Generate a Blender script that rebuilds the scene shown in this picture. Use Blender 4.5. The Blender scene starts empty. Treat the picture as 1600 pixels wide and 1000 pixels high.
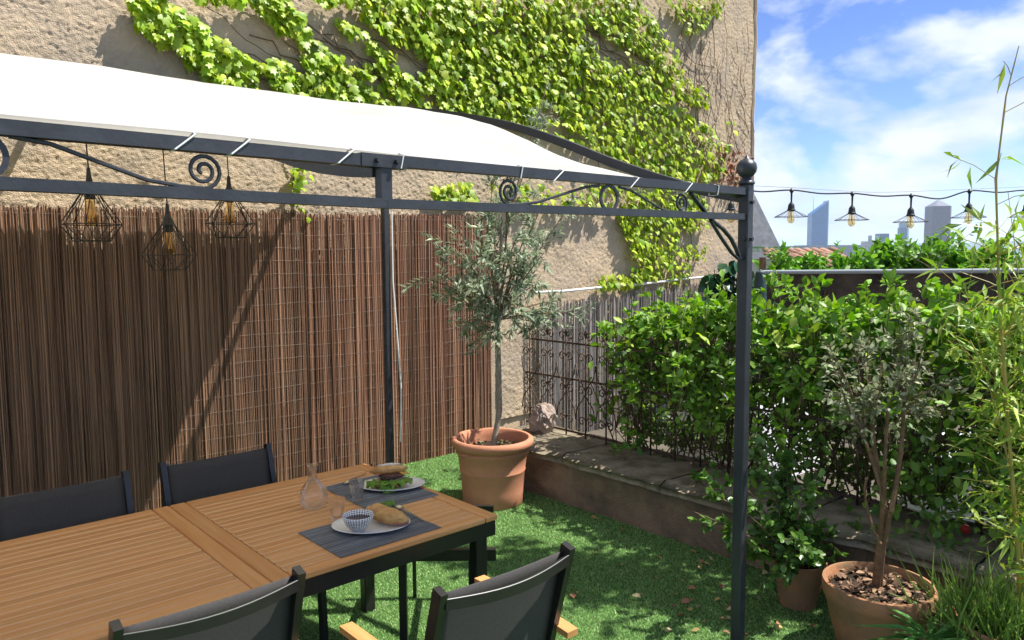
import bpy, math, random
import numpy as np
from mathutils import Vector, Matrix
random.seed(7); RNG = np.random.default_rng(7)
C = bpy.context.scene.collection
sc = bpy.context.scene

# ------------------------------------------------------------------ camera
F, YAW, PIT, ROL, CAMH = 1180.0, math.radians(41.78), math.radians(4.93), math.radians(.385), 1.80
fw = np.array([math.sin(YAW)*math.cos(PIT), math.cos(YAW)*math.cos(PIT), -math.sin(PIT)])
rt0 = np.array([math.cos(YAW), -math.sin(YAW), 0.0]); dn0 = np.cross(fw, rt0)
rt = math.cos(ROL)*rt0 + math.sin(ROL)*dn0; dn = -math.sin(ROL)*rt0 + math.cos(ROL)*dn0
CAM = np.array([0, 0, CAMH])
cd = bpy.data.cameras.new('camera'); cam = bpy.data.objects.new('camera', cd); C.objects.link(cam)
cd.sensor_width = 36; cd.lens = F/1600*36; cd.clip_start = .05; cd.clip_end = 60000
mw = Matrix.Identity(4)
for i in range(3):
    mw[i][0] = rt[i]; mw[i][1] = -dn[i]; mw[i][2] = -fw[i]; mw[i][3] = CAM[i]
cam.matrix_world = mw; sc.camera = cam
def ray(x, y): return rt*((x-800)/F) + dn*((y-500)/F) + fw
def pz(x, y, z): d = ray(x, y); return CAM + d*((z-CAMH)/d[2])
def py_(x, y, Y): d = ray(x, y); return CAM + d*(Y/d[1])
def px_(x, y, X): d = ray(x, y); return CAM + d*(X/d[0])
def pd(x, y, D): return CAM + ray(x, y)*D

# ------------------------------------------------------------------ world, sun, exposure
SUN = Vector((.48, -.36, 1.0)).normalized()
W = bpy.data.worlds.new('World'); sc.world = W; W.use_nodes = True
nt = W.node_tree; nt.nodes.clear()
def N(t, k, **kw):
    n = t.nodes.new(k)
    for a, b in kw.items(): setattr(n, a, b)
    return n
sky = N(nt, 'ShaderNodeTexSky', sky_type='NISHITA', sun_disc=False)
sky.sun_elevation = math.asin(SUN.z); sky.sun_rotation = math.atan2(SUN.x, SUN.y)
sky.altitude = 1500; sky.air_density = 1.0; sky.dust_density = .0; sky.ozone_density = 3.5
tc = N(nt, 'ShaderNodeTexCoord'); mp = N(nt, 'ShaderNodeMapping'); mp.inputs['Scale'].default_value = (1, 1, 2.1)
mp.inputs['Location'].default_value = (.37, .1, .0)
n1 = N(nt, 'ShaderNodeTexNoise'); n1.inputs['Scale'].default_value = 5.2; n1.inputs['Detail'].default_value = 9; n1.inputs['Roughness'].default_value = .52; n1.inputs['Distortion'].default_value = .25
cr = N(nt, 'ShaderNodeValToRGB'); cr.color_ramp.elements[0].position = .45; cr.color_ramp.elements[1].position = .57
n2 = N(nt, 'ShaderNodeTexNoise'); n2.inputs['Scale'].default_value = 9; n2.inputs['Detail'].default_value = 6
cr2 = N(nt, 'ShaderNodeValToRGB'); cr2.color_ramp.elements[0].color = (2.9, 3.45, 4.6, 1); cr2.color_ramp.elements[1].color = (4.3, 4.6, 5.1, 1)
cr2.color_ramp.elements[0].position = .35; cr2.color_ramp.elements[1].position = .62
mx = N(nt, 'ShaderNodeMix', data_type='RGBA'); bg = N(nt, 'ShaderNodeBackground'); wo = N(nt, 'ShaderNodeOutputWorld')
L = nt.links.new
L(tc.outputs['Generated'], mp.inputs['Vector']); L(mp.outputs[0], n1.inputs['Vector']); L(mp.outputs[0], n2.inputs['Vector'])
L(n1.outputs[0], cr.inputs[0]); L(n2.outputs[0], cr2.inputs[0]); L(cr.outputs[0], mx.inputs[0]); v1 = N(nt, 'ShaderNodeVectorMath', operation='SCALE'); v1.inputs['Scale'].default_value = .17; gm = N(nt, 'ShaderNodeGamma'); gm.inputs[1].default_value = 1.25
v2 = N(nt, 'ShaderNodeVectorMath', operation='MULTIPLY'); v2.inputs[1].default_value = (4.1, 4.0, 4.8); L(sky.outputs[0], v1.inputs[0]); L(v1.outputs[0], gm.inputs[0]); L(gm.outputs[0], v2.inputs[0]); L(v2.outputs[0], mx.inputs[6]); L(cr2.outputs[0], mx.inputs[7])
L(mx.outputs[2], bg.inputs[0]); bg.inputs[1].default_value = .115; L(bg.outputs[0], wo.inputs[0])
sl = bpy.data.lights.new('sun', 'SUN'); sl.energy = 4.8; sl.angle = math.radians(.53); sl.color = (1, .955, .88)
so = bpy.data.objects.new('sun', sl); C.objects.link(so); so.rotation_euler = SUN.to_track_quat('Z', 'Y').to_euler(); so.location = (6, -4, 12)
vs = sc.view_settings; vs.view_transform = 'Standard'; vs.look = 'None'; vs.exposure = 1.0; vs.gamma = 1; vs.use_curve_mapping = False
sc.cycles.use_denoising = True; sc.cycles.max_bounces = 10; sc.cycles.transparent_max_bounces = 12; sc.cycles.volume_bounces = 1

# ------------------------------------------------------------------ materials
MATS = {}
def mat(name, col, rough=.6, metal=0, var=0, vscale=8, vcol=None, bump=0, bscale=60, bdet=4, attr=False, trans=0, spec=.5, orand=0, coat=0, stretch=None, sheen=0):
    if name in MATS: return MATS[name]
    m = bpy.data.materials.new(name); m.use_nodes = True; t = m.node_tree; l = t.links.new
    b = t.nodes['Principled BSDF']; out = t.nodes['Material Output']
    b.inputs['Base Color'].default_value = (*col, 1); b.inputs['Roughness'].default_value = rough; b.inputs['Metallic'].default_value = metal
    b.inputs['Specular IOR Level'].default_value = spec; b.inputs['Coat Weight'].default_value = coat
    src = None
    tcn = N(t, 'ShaderNodeTexCoord'); vec = tcn.outputs['Object']
    if stretch:
        mpn = N(t, 'ShaderNodeMapping'); mpn.inputs['Scale'].default_value = stretch; l(vec, mpn.inputs[0]); vec = mpn.outputs[0]
    if attr:
        a = N(t, 'ShaderNodeAttribute', attribute_name='Col'); src = a.outputs['Color']
    if var:
        n = N(t, 'ShaderNodeTexNoise'); n.inputs['Scale'].default_value = vscale; n.inputs['Detail'].default_value = 6; n.inputs['Roughness'].default_value = .6; l(vec, n.inputs['Vector'])
        r = N(t, 'ShaderNodeValToRGB'); r.color_ramp.elements[0].position = .32; r.color_ramp.elements[1].position = .68
        lo = vcol if vcol else tuple(c*(1-var) for c in col)
        r.color_ramp.elements[0].color = (*lo, 1); r.color_ramp.elements[1].color = (*col, 1)
        if attr:
            r.color_ramp.elements[0].color = (1-var,)*3+(1,); r.color_ramp.elements[1].color = (1, 1, 1, 1)
            mm = N(t, 'ShaderNodeMix', data_type='RGBA', blend_type='MULTIPLY'); mm.inputs[0].default_value = 1; l(src, mm.inputs[6]); l(r.outputs[0], mm.inputs[7]); src = mm.outputs[2]
        else: src = r.outputs[0]
        l(n.outputs[0], r.inputs[0])
    if orand:
        oi = N(t, 'ShaderNodeObjectInfo'); h = N(t, 'ShaderNodeHueSaturation')
        mr = N(t, 'ShaderNodeMapRange'); mr.inputs['To Min'].default_value = 1-orand; mr.inputs['To Max'].default_value = 1+orand; l(oi.outputs['Random'], mr.inputs[0]); l(mr.outputs[0], h.inputs['Value'])
        if src is None: h.inputs['Color'].default_value = (*col, 1)
        else: l(src, h.inputs['Color'])
        src = h.outputs[0]
    if src is not None: l(src, b.inputs['Base Color'])
    if bump:
        n = N(t, 'ShaderNodeTexNoise'); n.inputs['Scale'].default_value = bscale; n.inputs['Detail'].default_value = bdet; l(vec, n.inputs['Vector'])
        bp = N(t, 'ShaderNodeBump'); bp.inputs['Strength'].default_value = bump; bp.inputs['Distance'].default_value = .01; l(n.outputs[0], bp.inputs['Height']); l(bp.outputs[0], b.inputs['Normal'])
    if trans:
        tr = N(t, 'ShaderNodeBsdfTranslucent'); ms = N(t, 'ShaderNodeMixShader'); ms.inputs[0].default_value = trans
        if src is not None:
            h2 = N(t, 'ShaderNodeHueSaturation'); h2.inputs['Saturation'].default_value = 1.1; h2.inputs['Value'].default_value = 1.35; l(src, h2.inputs['Color']); l(h2.outputs[0], tr.inputs[0])
        else: tr.inputs[0].default_value = (*col, 1)
        l(b.outputs[0], ms.inputs[1]); l(tr.outputs[0], ms.inputs[2]); l(ms.outputs[0], out.inputs['Surface'])
    MATS[name] = m; return m
def glass(name, col=(1, 1, 1), ior=1.45, rough=0):
    m = bpy.data.materials.new(name); m.use_nodes = True; b = m.node_tree.nodes['Principled BSDF']
    b.inputs['Base Color'].default_value = (*col, 1); b.inputs['Transmission Weight'].default_value = 1; b.inputs['Roughness'].default_value = rough; b.inputs['IOR'].default_value = ior
    if True:
        t = m.node_tree; tr = N(t, 'ShaderNodeBsdfTransparent'); tr.inputs[0].default_value = (*col, 1); ms = N(t, 'ShaderNodeMixShader'); ms.inputs[0].default_value = .55 if ior > 1.4 else .75
        t.links.new(b.outputs[0], ms.inputs[1]); t.links.new(tr.outputs[0], ms.inputs[2]); t.links.new(ms.outputs[0], t.nodes['Material Output'].inputs['Surface'])
    MATS[name] = m; return m

# ------------------------------------------------------------------ mesh helpers
ORG = {}
def org(p): return ORG.get(p.name, np.zeros(3)) if p is not None else np.zeros(3)
def mesh_np(name, V, Fc, col=None, smooth=False):
    V = np.asarray(V, np.float32); Fc = np.asarray(Fc, np.int32); k = Fc.shape[1]; n = len(Fc)
    me = bpy.data.meshes.new(name); me.vertices.add(len(V)); me.vertices.foreach_set('co', V.ravel())
    me.loops.add(n*k); me.loops.foreach_set('vertex_index', Fc.ravel()); me.polygons.add(n)
    me.polygons.foreach_set('loop_start', np.arange(n, dtype=np.int32)*k); me.polygons.foreach_set('loop_total', np.full(n, k, np.int32))
    if smooth: me.polygons.foreach_set('use_smooth', np.ones(n, bool))
    if col is not None:
        a = me.attributes.new('Col', 'FLOAT_COLOR', 'FACE'); c = np.ones((n, 4), np.float32); c[:, :3] = col; a.data.foreach_set('color', c.ravel())
    me.update(calc_edges=True); return me
def link(name, me, m, parent=None, kind=None):
    o = bpy.data.objects.new(name, me); C.objects.link(o)
    if m is not None and len(me.materials) == 0: me.materials.append(m)
    if parent is not None: o.parent = parent; ORG[o.name] = org(parent)
    if kind: o['kind'] = kind
    return o
def obj_np(name, V, Fc, m, parent=None, col=None, smooth=False, kind=None):
    return link(name, mesh_np(name, np.asarray(V)-org(parent), Fc, col, smooth), m, parent, kind)
class MB:
    def __init__(s): s.v = []; s.f = []; s.c = []
    def add(s, v, f, col=None):
        o = len(s.v); s.v += [tuple(p) for p in v]; s.f += [tuple(i+o for i in q) for q in f]; s.c += [col]*len(f); return s
    def box(s, c, d, rz=0, M=None, col=None, bev=0):
        hx, hy, hz = d[0]/2, d[1]/2, d[2]/2
        if bev:
            b = bev; P = []
            for z, q in ((-hz, b), (-hz+b, 0), (hz-b, 0), (hz, b)):
                x, y = hx-q, hy-q; e = b if q == 0 else b*.6
                P += [(x, y-e, z), (x-e, y, z), (-x+e, y, z), (-x, y-e, z), (-x, -y+e, z), (-x+e, -y, z), (x-e, -y, z), (x, -y+e, z)]
            f = [tuple(range(7, -1, -1)), tuple(range(24, 32))]
            for r in range(3):
                for i in range(8): j = (i+1) % 8; f.append((r*8+i, r*8+j, r*8+8+j, r*8+8+i))
        else:
            P = [(x, y, z) for z in (-hz, hz) for x, y in ((-hx, -hy), (hx, -hy), (hx, hy), (-hx, hy))]
            f = [(3, 2, 1, 0), (4, 5, 6, 7), (0, 1, 5, 4), (1, 2, 6, 5), (2, 3, 7, 6), (3, 0, 4, 7)]
        R = M if M is not None else Matrix.Rotation(rz, 3, 'Z')
        return s.add([tuple(R @ Vector(p) + Vector(c)) for p in P], f, col)
    def tube(s, pts, r, n=6, closed=False, cap=True, col=None, up=(0, 0, 1), sq=None):
        pts = [Vector(p) for p in pts]; m = len(pts); rr = r if hasattr(r, '__len__') else [r]*m
        V = []; prev = None
        for i, p in enumerate(pts):
            a = pts[(i-1) % m] if (i > 0 or closed) else p; b = pts[(i+1) % m] if (i < m-1 or closed) else p
            t = (b-a).normalized() if (b-a).length > 1e-9 else Vector((0, 0, 1))
            if prev is None:
                u = Vector(up); u = u - t*u.dot(t)
                if u.length < 1e-3: u = Vector((1, .13, 0)) - t*Vector((1, .13, 0)).dot(t)
            else: u = prev - t*prev.dot(t)
            u.normalize(); prev = u; w = t.cross(u)
            if sq:
                for e, g in ((1, 1), (-1, 1), (-1, -1), (1, -1)): V.append(p + w*(e*sq[0]/2) + u*(g*sq[1]/2))
            else:
                for k in range(n): A = 2*math.pi*k/n; V.append(p + (u*math.cos(A)+w*math.sin(A))*rr[i])
        if sq: n = 4
        f = []
        for i in range(m if closed else m-1):
            j = (i+1) % m
            for k in range(n): q = (k+1) % n; f.append((i*n+k, i*n+q, j*n+q, j*n+k))
        if cap and not closed: f += [tuple(range(n-1, -1, -1)), tuple((m-1)*n+k for k in range(n))]
        return s.add(V, f, col)
    def lathe(s, prof, n=32, c=(0, 0, 0), sx=1, sy=1, col=None, cap0=True, cap1=False):
        V = []; f = []; m = len(prof)
        for r, z in prof:
            for k in range(n): A = 2*math.pi*k/n; V.append((c[0]+r*math.cos(A)*sx, c[1]+r*math.sin(A)*sy, c[2]+z))
        for i in range(m-1):
            for k in range(n): q = (k+1) % n; f.append((i*n+k, i*n+q, (i+1)*n+q, (i+1)*n+k))
        if cap0: f.append(tuple(range(n-1, -1, -1)))
        if cap1: f.append(tuple((m-1)*n+k for k in range(n)))
        return s.add(V, f, col)
    def mesh(s, name, o=(0, 0, 0), smooth=False):
        me = bpy.data.meshes.new(name); me.from_pydata([(p[0]-o[0], p[1]-o[1], p[2]-o[2]) for p in s.v], [], s.f)
        if smooth: me.polygons.foreach_set('use_smooth', [True]*len(s.f))
        if any(c is not None for c in s.c):
            a = me.attributes.new('Col', 'FLOAT_COLOR', 'FACE')
            a.data.foreach_set('color', np.array([(*(c or (1, 1, 1)), 1) for c in s.c], np.float32).ravel())
        me.update(); return me
    def build(s, name, m, parent=None, smooth=False, kind=None):
        me = s.mesh(name, org(parent), smooth); o = link(name, me, m, parent, kind)
        if smooth:
            me.set_sharp_from_angle(angle=math.radians(42))
        return o
def tag(o, label, cat, group=None):
    o['label'] = label; o['category'] = cat
    if group: o['group'] = group
    return o
def thing(name, label, cat, loc=(0, 0, 0), group=None):
    o = bpy.data.objects.new(name, None); C.objects.link(o); o.location = loc; o.empty_display_size = .1; ORG[o.name] = np.array(loc, float)
    return tag(o, label, cat, group)
def struct(o): o['kind'] = 'structure'; return o
def copy_tree(o, parent=None):
    c = o.copy(); C.objects.link(c); c.parent = parent
    for ch in o.children: copy_tree(ch, c)
    return c
_T = RNG.random((64, 256, 256))
def vn(x, y, s=0):
    xi = np.floor(x).astype(int); yi = np.floor(y).astype(int); fx = x-xi; fy = y-yi; fx = fx*fx*(3-2*fx); fy = fy*fy*(3-2*fy); T = _T[s]
    a = T[xi % 256, yi % 256]; b = T[(xi+1) % 256, yi % 256]; c = T[xi % 256, (yi+1) % 256]; d = T[(xi+1) % 256, (yi+1) % 256]
    return (a*(1-fx)+b*fx)*(1-fy)+(c*(1-fx)+d*fx)*fy
def fbm(x, y, o=4, s=0, g=.5):
    t = 0; A = 1; S = 0
    for i in range(o): t = t+A*vn(x*2**i+17*i, y*2**i+31*i, s+i); S += A; A *= g
    return t/S
def inpoly(x, y, P):
    x = np.asarray(x); y = np.asarray(y); r = np.zeros(x.shape, bool); n = len(P)
    for i in range(n):
        (x0, y0), (x1, y1) = P[i], P[(i+1) % n]
        r ^= ((y0 > y) != (y1 > y)) & (x < (x1-x0)*(y-y0)/((y1-y0) or 1e-9)+x0)
    return r
def nrm(a): return a/np.maximum(np.linalg.norm(a, axis=-1, keepdims=True), 1e-9)
# leaf shapes: x side, y along, z normal
def ell(w, bend=.12, fold=.25):
    V = np.array([(0, 0, 0), (-w*.8, .28, w*fold), (-w, .55, w*fold-.03), (-w*.5, .85, -bend*.6), (0, 1, -bend), (w*.5, .85, -bend*.6), (w, .55, w*fold-.03), (w*.8, .28, w*fold), (0, .55, -.03)])
    return V, np.array([(0, 8, 2, 1), (8, 4, 3, 2), (0, 7, 6, 8), (8, 6, 5, 4)])
def narrow(w, bend=.15):
    V = np.array([(0, 0, 0), (-w, .4, w*.3), (0, 1, -bend), (w, .4, w*.3), (0, .45, -.02)])
    return V, np.array([(0, 4, 2, 1), (0, 3, 2, 4)])
S_ELL = ell(.27); S_OVAL = ell(.36, .08); S_OLIVE = narrow(.13, .08); S_BAM = narrow(.085, .28)
_iv = [(0, 0), (.2, -.1), (.42, .0), (.56, .28), (.36, .36), (.3, .52), (.34, .74), (.12, .72), (0, 1.0)]
_iv = _iv + [(-x, y) for x, y in _iv[-2:0:-1]]
S_IVY = (np.array([(0, .32, .07)]+[(x, y, -.12*(x*x+max(y-.3, 0)**2*1.6)) for x, y in _iv]), np.array([(0, i+1, (i+1) % len(_iv)+1) for i in range(len(_iv))]))
def leafcloud(pos, dirs, nors, size, shape):
    pos = np.asarray(pos); V, Fc = shape; y = nrm(dirs); z = nors-y*np.sum(nors*y, -1, keepdims=True); z = nrm(z); x = np.cross(y, z)
    P = V[None, :, 0, None]*x[:, None]+V[None, :, 1, None]*y[:, None]+V[None, :, 2, None]*z[:, None]
    P = pos[:, None]+P*np.asarray(size)[:, None, None]
    n, k = len(pos), len(V); FF = (Fc[None]+(np.arange(n)*k)[:, None, None]).reshape(-1, Fc.shape[1])
    return P.reshape(-1, 3), FF
def leafobj(name, pos, dirs, nors, size, shape, cols, m, parent, kind='stuff'):
    V, Fc = leafcloud(pos, dirs, nors, size, shape)
    return obj_np(name, V, Fc, m, parent, np.repeat(np.asarray(cols), len(shape[1]), 0), True, kind)
LEAFMESH = {}
def leaf_parts(pos, dirs, nors, size, shape, key, m, parent):
    if key not in LEAFMESH: me = mesh_np('leaf', shape[0], shape[1], None, True); me.materials.append(m); LEAFMESH[key] = me
    me = LEAFMESH[key]; o0 = org(parent); y = nrm(dirs); z = nrm(nors-y*np.sum(nors*y, -1, keepdims=True)); x = np.cross(y, z)
    for i in range(len(pos)):
        o = bpy.data.objects.new('leaf', me); C.objects.link(o); o.parent = parent; M4 = Matrix.Identity(4); p = pos[i]-o0
        for r in range(3): M4[r][0] = x[i][r]*size[i]; M4[r][1] = y[i][r]*size[i]; M4[r][2] = z[i][r]*size[i]; M4[r][3] = p[r]
        o.matrix_basis = M4
def rn(n, s=1.): return RNG.normal(0, s, (n, 3))
def mixcol(n, a, b, jit=.12):
    t = RNG.random((n, 1)); return np.clip((np.array(a)*(1-t)+np.array(b)*t)*(1+RNG.normal(0, jit, (n, 1))), 0.003, 1)
def bez(a, b, c, n=8):
    a, b, c = map(np.asarray, (a, b, c)); t = np.linspace(0, 1, n)[:, None]; return a*(1-t)**2+2*b*t*(1-t)+c*t*t
def spiral(cx, cz, r, turns, a0, n=26, r1=.012, sgn=1, y=0):
    out = []
    for i in range(n):
        t = i/(n-1); R = r*(1-t)**.85+r1*t; A = a0+sgn*turns*2*math.pi*t; out.append((cx+R*math.cos(A), y, cz+R*math.sin(A)))
    return out

# materials in use
iron = mat('anthracite_paint', (.038, .041, .050), .40, 0, .4, 14, bump=.10, bscale=70)
ironrust = mat('rusty_iron', (.14, .085, .058), .75, .2, .6, 25, bump=.3)
blackalu = mat('black_aluminium', (.016, .0152, .0145), .33, 0, .3, 20, bump=.05)
render_m = mat('roughcast_render', (.56, .43, .285), .95, 0, .4, 2.1, vcol=(.38, .31, .235), bump=.9, bscale=120, bdet=6, spec=.15)
stone_m = mat('mossy_stone', (.32, .265, .195), .95, 0, .55, 9, vcol=(.12, .105, .065), bump=.9, bscale=45, spec=.2)
terr = mat('terracotta', (.55, .245, .145), .75, 0, .4, 7, vcol=(.46, .20, .115), bump=.15, bscale=60, spec=.25)
terr_old = mat('weathered_terracotta', (.42, .19, .095), .9, 0, .5, 9, vcol=(.24, .15, .085), bump=.4, bscale=50, spec=.2)
soil = mat('soil', (.055, .04, .03), 1, 0, .6, 40, bump=1, bscale=80, spec=.1)
leafm = mat('leaf', (.1, .2, .03), .5, attr=True, trans=.32, spec=.4)
leafm_olive = mat('olive_leaf', (.1, .13, .08), .5, attr=True, trans=.3, spec=.3)
leafm_gloss = mat('glossy_leaf', (.03, .09, .03), .28, attr=True, trans=.12, spec=.5)
bark = mat('bark', (.23, .16, .10), .9, 0, .5, 30, bump=.6, bscale=60, spec=.2)
reedm = mat('reed', (.2, .1, .05), .7, 0, .4, 30, attr=True, stretch=(1, 1, .06), spec=.3)
wire_m = mat('galvanised_wire', (.17, .135, .11), .7, .2)
white_m = mat('white_plastic', (.75, .75, .73), .5)
teak = mat('teak', (.70, .37, .155), .42, 0, .35, 14, vcol=(.58, .245, .07), bump=.12, bscale=40, stretch=(.12, 3, 3), orand=.1, spec=.35)
teak_y = mat('teak_cross_grain', (.68, .35, .14), .42, 0, .35, 14, vcol=(.55, .235, .068), bump=.12, bscale=40, stretch=(3, .12, 3), orand=.08, spec=.35)

# ------------------------------------------------------------------ ground, terrace, neighbour's yard
HZ = -72.0
def terrain():
    rs = np.array([0, 14, 16, 25, 60, 140, 320, 650, 1200, 2500, 5000, 9000, 16000, 26000]); n = 72; V = []; 
    for r in rs:
        for k in range(n):
            A = 2*math.pi*k/n; t = min(max((r-14)/600, 0), 1); z = -.5 if r <= 14 else (-2.5-(abs(HZ)-2.5)*(t*t*(3-2*t))**.6); V.append((5+r*math.cos(A), 2+r*math.sin(A), z))
    Fc = [(i*n+k, i*n+(k+1) % n, (i+1)*n+(k+1) % n, (i+1)*n+k) for i in range(len(rs)-1) for k in range(n)]
    return V, Fc
tv, tf = terrain()
struct(obj_np('ground', tv, tf, mat('far_ground', (.16, .17, .12), 1, 0, .5, .004, vcol=(.06, .085, .04), spec=.05)))
struct(MB().box((1.76, 2.3, -.2), (5.62, 7.0, .4)).build('terrace', mat('turf_backing', (.08, .16, .045), .95, 0, .4, 20, spec=.1)))
struct(MB().box((7.47, 2.2, -.3), (5.7, 7.6, .4)).build('neighbour_yard', mat('yard_paving', (.13, .11, .085), .9, 0, .4, 3, bump=.4, spec=.2)))
nb = 460000
gx = RNG.uniform(-.4, 4.56, nb); gy = RNG.uniform(.9, 5.42, nb)
q = rt[0]*gx+rt[1]*gy; zc = fw[0]*gx+fw[1]*gy; keep = (np.abs(q/zc) < .75) & (zc > 2.0) & ((gx < 3.86) | (gy > 4.64)); gx, gy = gx[keep], gy[keep]; n = len(gx)
hh = RNG.uniform(.006, .014, n); aa = RNG.uniform(0, 6.283, n); ln = RNG.normal(0, .007, (n, 2)); wdt = RNG.uniform(.0016, .0030, n)
gz = np.zeros(n)+.0005
V = np.stack([np.stack([gx-np.cos(aa)*wdt, gy-np.sin(aa)*wdt, gz], -1), np.stack([gx+np.cos(aa)*wdt, gy+np.sin(aa)*wdt, gz], -1), np.stack([gx+ln[:, 0], gy+ln[:, 1], gz+hh], -1)], 1).reshape(-1, 3)
gc = mixcol(n, (.16, .33, .085), (.31, .47, .17), .14); dry = RNG.random(n) < .05; gc[dry] = (.33, .37, .20)
gc *= (.82+.36*fbm(gx*2.2, gy*2.2, 3, 40))[:, None]
turf = obj_np('artificial_turf', V, np.arange(3*n).reshape(-1, 3), mat('turf_blade', (.1, .2, .05), .6, attr=True, trans=.15, spec=.3), None, gc, False, 'stuff')
tag(turf, 'short green artificial turf covering the terrace floor', 'turf')

# ------------------------------------------------------------------ house wall with roughcast relief
WY = 5.50
wall = thing('house_wall', 'tall beige roughcast house wall with a climbing vine on it', 'wall', (4.2, WY, 0))
def relief_patch(x0, x1, z0, z1, st):
    nx, nz = int((x1-x0)/st)+1, int((z1-z0)/st)+1; X, Z = np.meshgrid(np.linspace(x0, x1, nx), np.linspace(z0, z1, nz), indexing='ij')
    h = fbm(X*46, Z*58, 3, 3, .75)*.018+fbm(X*3, Z*3, 2, 8)*.02+np.clip(vn(X*75+Z*9, Z*80, 12)-.6, 0, 1)*.012
    P = np.stack([X, WY-h+.028, Z], -1).reshape(-1, 3); I = np.arange(nx*nz).reshape(nx, nz)
    return P, np.stack([I[:-1, :-1], I[1:, :-1], I[1:, 1:], I[:-1, 1:]], -1).reshape(-1, 4)
P, Q = relief_patch(-.6, 4.75, 1.85, 4.3, .0092); obj_np('render_coat', P, Q, render_m, wall, None, True)
P, Q = relief_patch(4.75, 9.28, .2, 5.8, .0125); obj_np('render_coat', P, Q, render_m, wall, None, True)
MB().box((4.29, WY+2.03, 3.2), (9.94, 4.0, 7.0)).build('masonry', render_m, wall)
cm = MB()                                                          # rough corner arris, slightly uneven
zz = np.linspace(-.2, 6.7, 70); cm.tube([(9.265+.012*math.sin(3*z)+RNG.normal(0, .006), WY+.02, z) for z in zz], .035, 7); cm.build('corner_arris', render_m, wall, True)

# ------------------------------------------------------------------ reed fences
def reed_fence(name, label, x0, x1, y, ztop, zbot, pitch, rad, ca, cb, wires, slope=0., yoff=0, jit=.012):
    t = thing(name, label, 'fence', ((x0+x1)/2, y, zbot)); n = int((x1-x0)/pitch); seg = 6; ns = 5
    xs = np.linspace(x0, x1, n)+RNG.normal(0, pitch*.25, n); R = rad*RNG.uniform(.6, 1.35, n); top = ztop+slope*(xs-x0)+RNG.normal(0, jit, n)
    base = np.where(RNG.random(n) < .08, RNG.uniform(zbot, zbot+.2, n), zbot); yy = y+RNG.normal(0, .006, n)
    wob = np.cumsum(RNG.normal(0, .0028, (n, seg)), 1); wob -= wob.mean(1, keepdims=True); tilt = RNG.normal(0, .006, n)
    V = np.zeros((n, seg, ns, 3)); u = np.linspace(0, 1, seg)
    for k in range(ns):
        A = 2*math.pi*k/ns+.3
        rr = R[:, None]*(1-.12*u[None])
        V[:, :, k, 0] = xs[:, None]+wob+tilt[:, None]*(u-.5)+rr*math.cos(A); V[:, :, k, 1] = yy[:, None]+rr*math.sin(A); V[:, :, k, 2] = base[:, None]+(top-base)[:, None]*u
    idx = np.arange(n*seg*ns).reshape(n, seg, ns); a = idx[:, :-1]; b = idx[:, 1:]
    Q = np.stack([a, np.roll(a, -1, 2), np.roll(b, -1, 2), b], -1).reshape(-1, 4)
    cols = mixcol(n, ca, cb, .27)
    cols = np.repeat(cols, (seg-1)*ns, 0)
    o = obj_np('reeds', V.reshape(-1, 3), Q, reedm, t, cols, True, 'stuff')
    w = MB()
    for i in range(wires):
        z = zbot+.06+(ztop-zbot-.1)*i/(wires-1); pts = [(x, y-rad*1.9-.0015-.0015*math.sin(x*140), z+slope*(x-x0)*z/ztop+.012*math.sin(x*2.3+i)+RNG.normal(0, .0012)) for x in np.linspace(x0, x1, max(int((x1-x0)/.05), 4))]
        w.tube(pts, .0008, 3, cap=False)
    w.build('binding_wire', wire_m, t, False, 'stuff')
    return t
FY = 5.415
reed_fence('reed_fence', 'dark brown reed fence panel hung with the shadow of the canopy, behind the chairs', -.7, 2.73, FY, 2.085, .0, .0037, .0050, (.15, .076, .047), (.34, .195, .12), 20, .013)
reed_fence('reed_fence', 'red-brown reed fence panel standing behind the olive tree pot', 2.70, 4.56, FY-.012, 2.11, .0, .0039, .0050, (.20, .092, .056), (.44, .245, .152), 20, .03)
reed_fence('reed_screen', 'weathered grey reed screen against the wall behind the iron railing', 5.2, 8.15, FY, 1.275, -.1, .012, .0062, (.20, .18, .165), (.38, .34, .30), 7, .055, jit=.03)
p = MB(); p.tube([tuple(v) for v in (py_(836, 457, 5.42), py_(880, 455, 5.42), py_(940, 449, 5.42), py_(1010, 443, 5.42), py_(1060, 437, 5.42), py_(1118, 431, 5.42))], .013, 8)
tag(p.build('water_pipe', white_m, None, True), 'thin white pipe fixed along the wall above the grey reed screen', 'pipe')

# ------------------------------------------------------------------ gazebo
YF, XR, YBK, ZBK = 1.75, 2.9, 5.06, 2.90
gz_ = thing('pergola', 'black iron lean-to pergola with scroll frieze and white canvas roof over the table', 'pergola', (XR, YF, 0))
PRY = np.array([1.75, 1.91, 2.13, 2.48, 2.88, 3.18, 3.46, 3.58, 4.0, 4.576, 5.08, 5.5]); PRZ = np.array([2.058, 2.092, 2.15, 2.27, 2.43, 2.535, 2.615, 2.645, 2.74, 2.84, 2.915, 2.97])
def prof(y): return np.interp(y, PRY, PRZ)
def prof2(y): return prof(y)-.12*np.sin(np.clip((np.asarray(y)-YF)/(YBK-YF), 0, 1)*math.pi)**.9
b_ = .027
def beam(name, p0, p1, w=.035, h=.030): return MB().tube([p0, p1], 0, sq=(w, h)).build(name, iron, gz_)
for nm, x0, x1 in (('top_beam', -1.3, 1.035), ('top_beam', 1.165, XR-.022)): beam(nm, (x0, YF, 2.053), (x1, YF, 2.048+.012*(x1 > 2)))
pl = beam('splice_plate', (1.03, YF, 2.0495), (1.17, YF, 2.0495), .040, .034)
for x in (1.075, 1.135): MB().tube([(x, YF-.0205, 2.05), (x, YF-.032, 2.05)], .007, 6).build('bolt', iron, pl)
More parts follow.
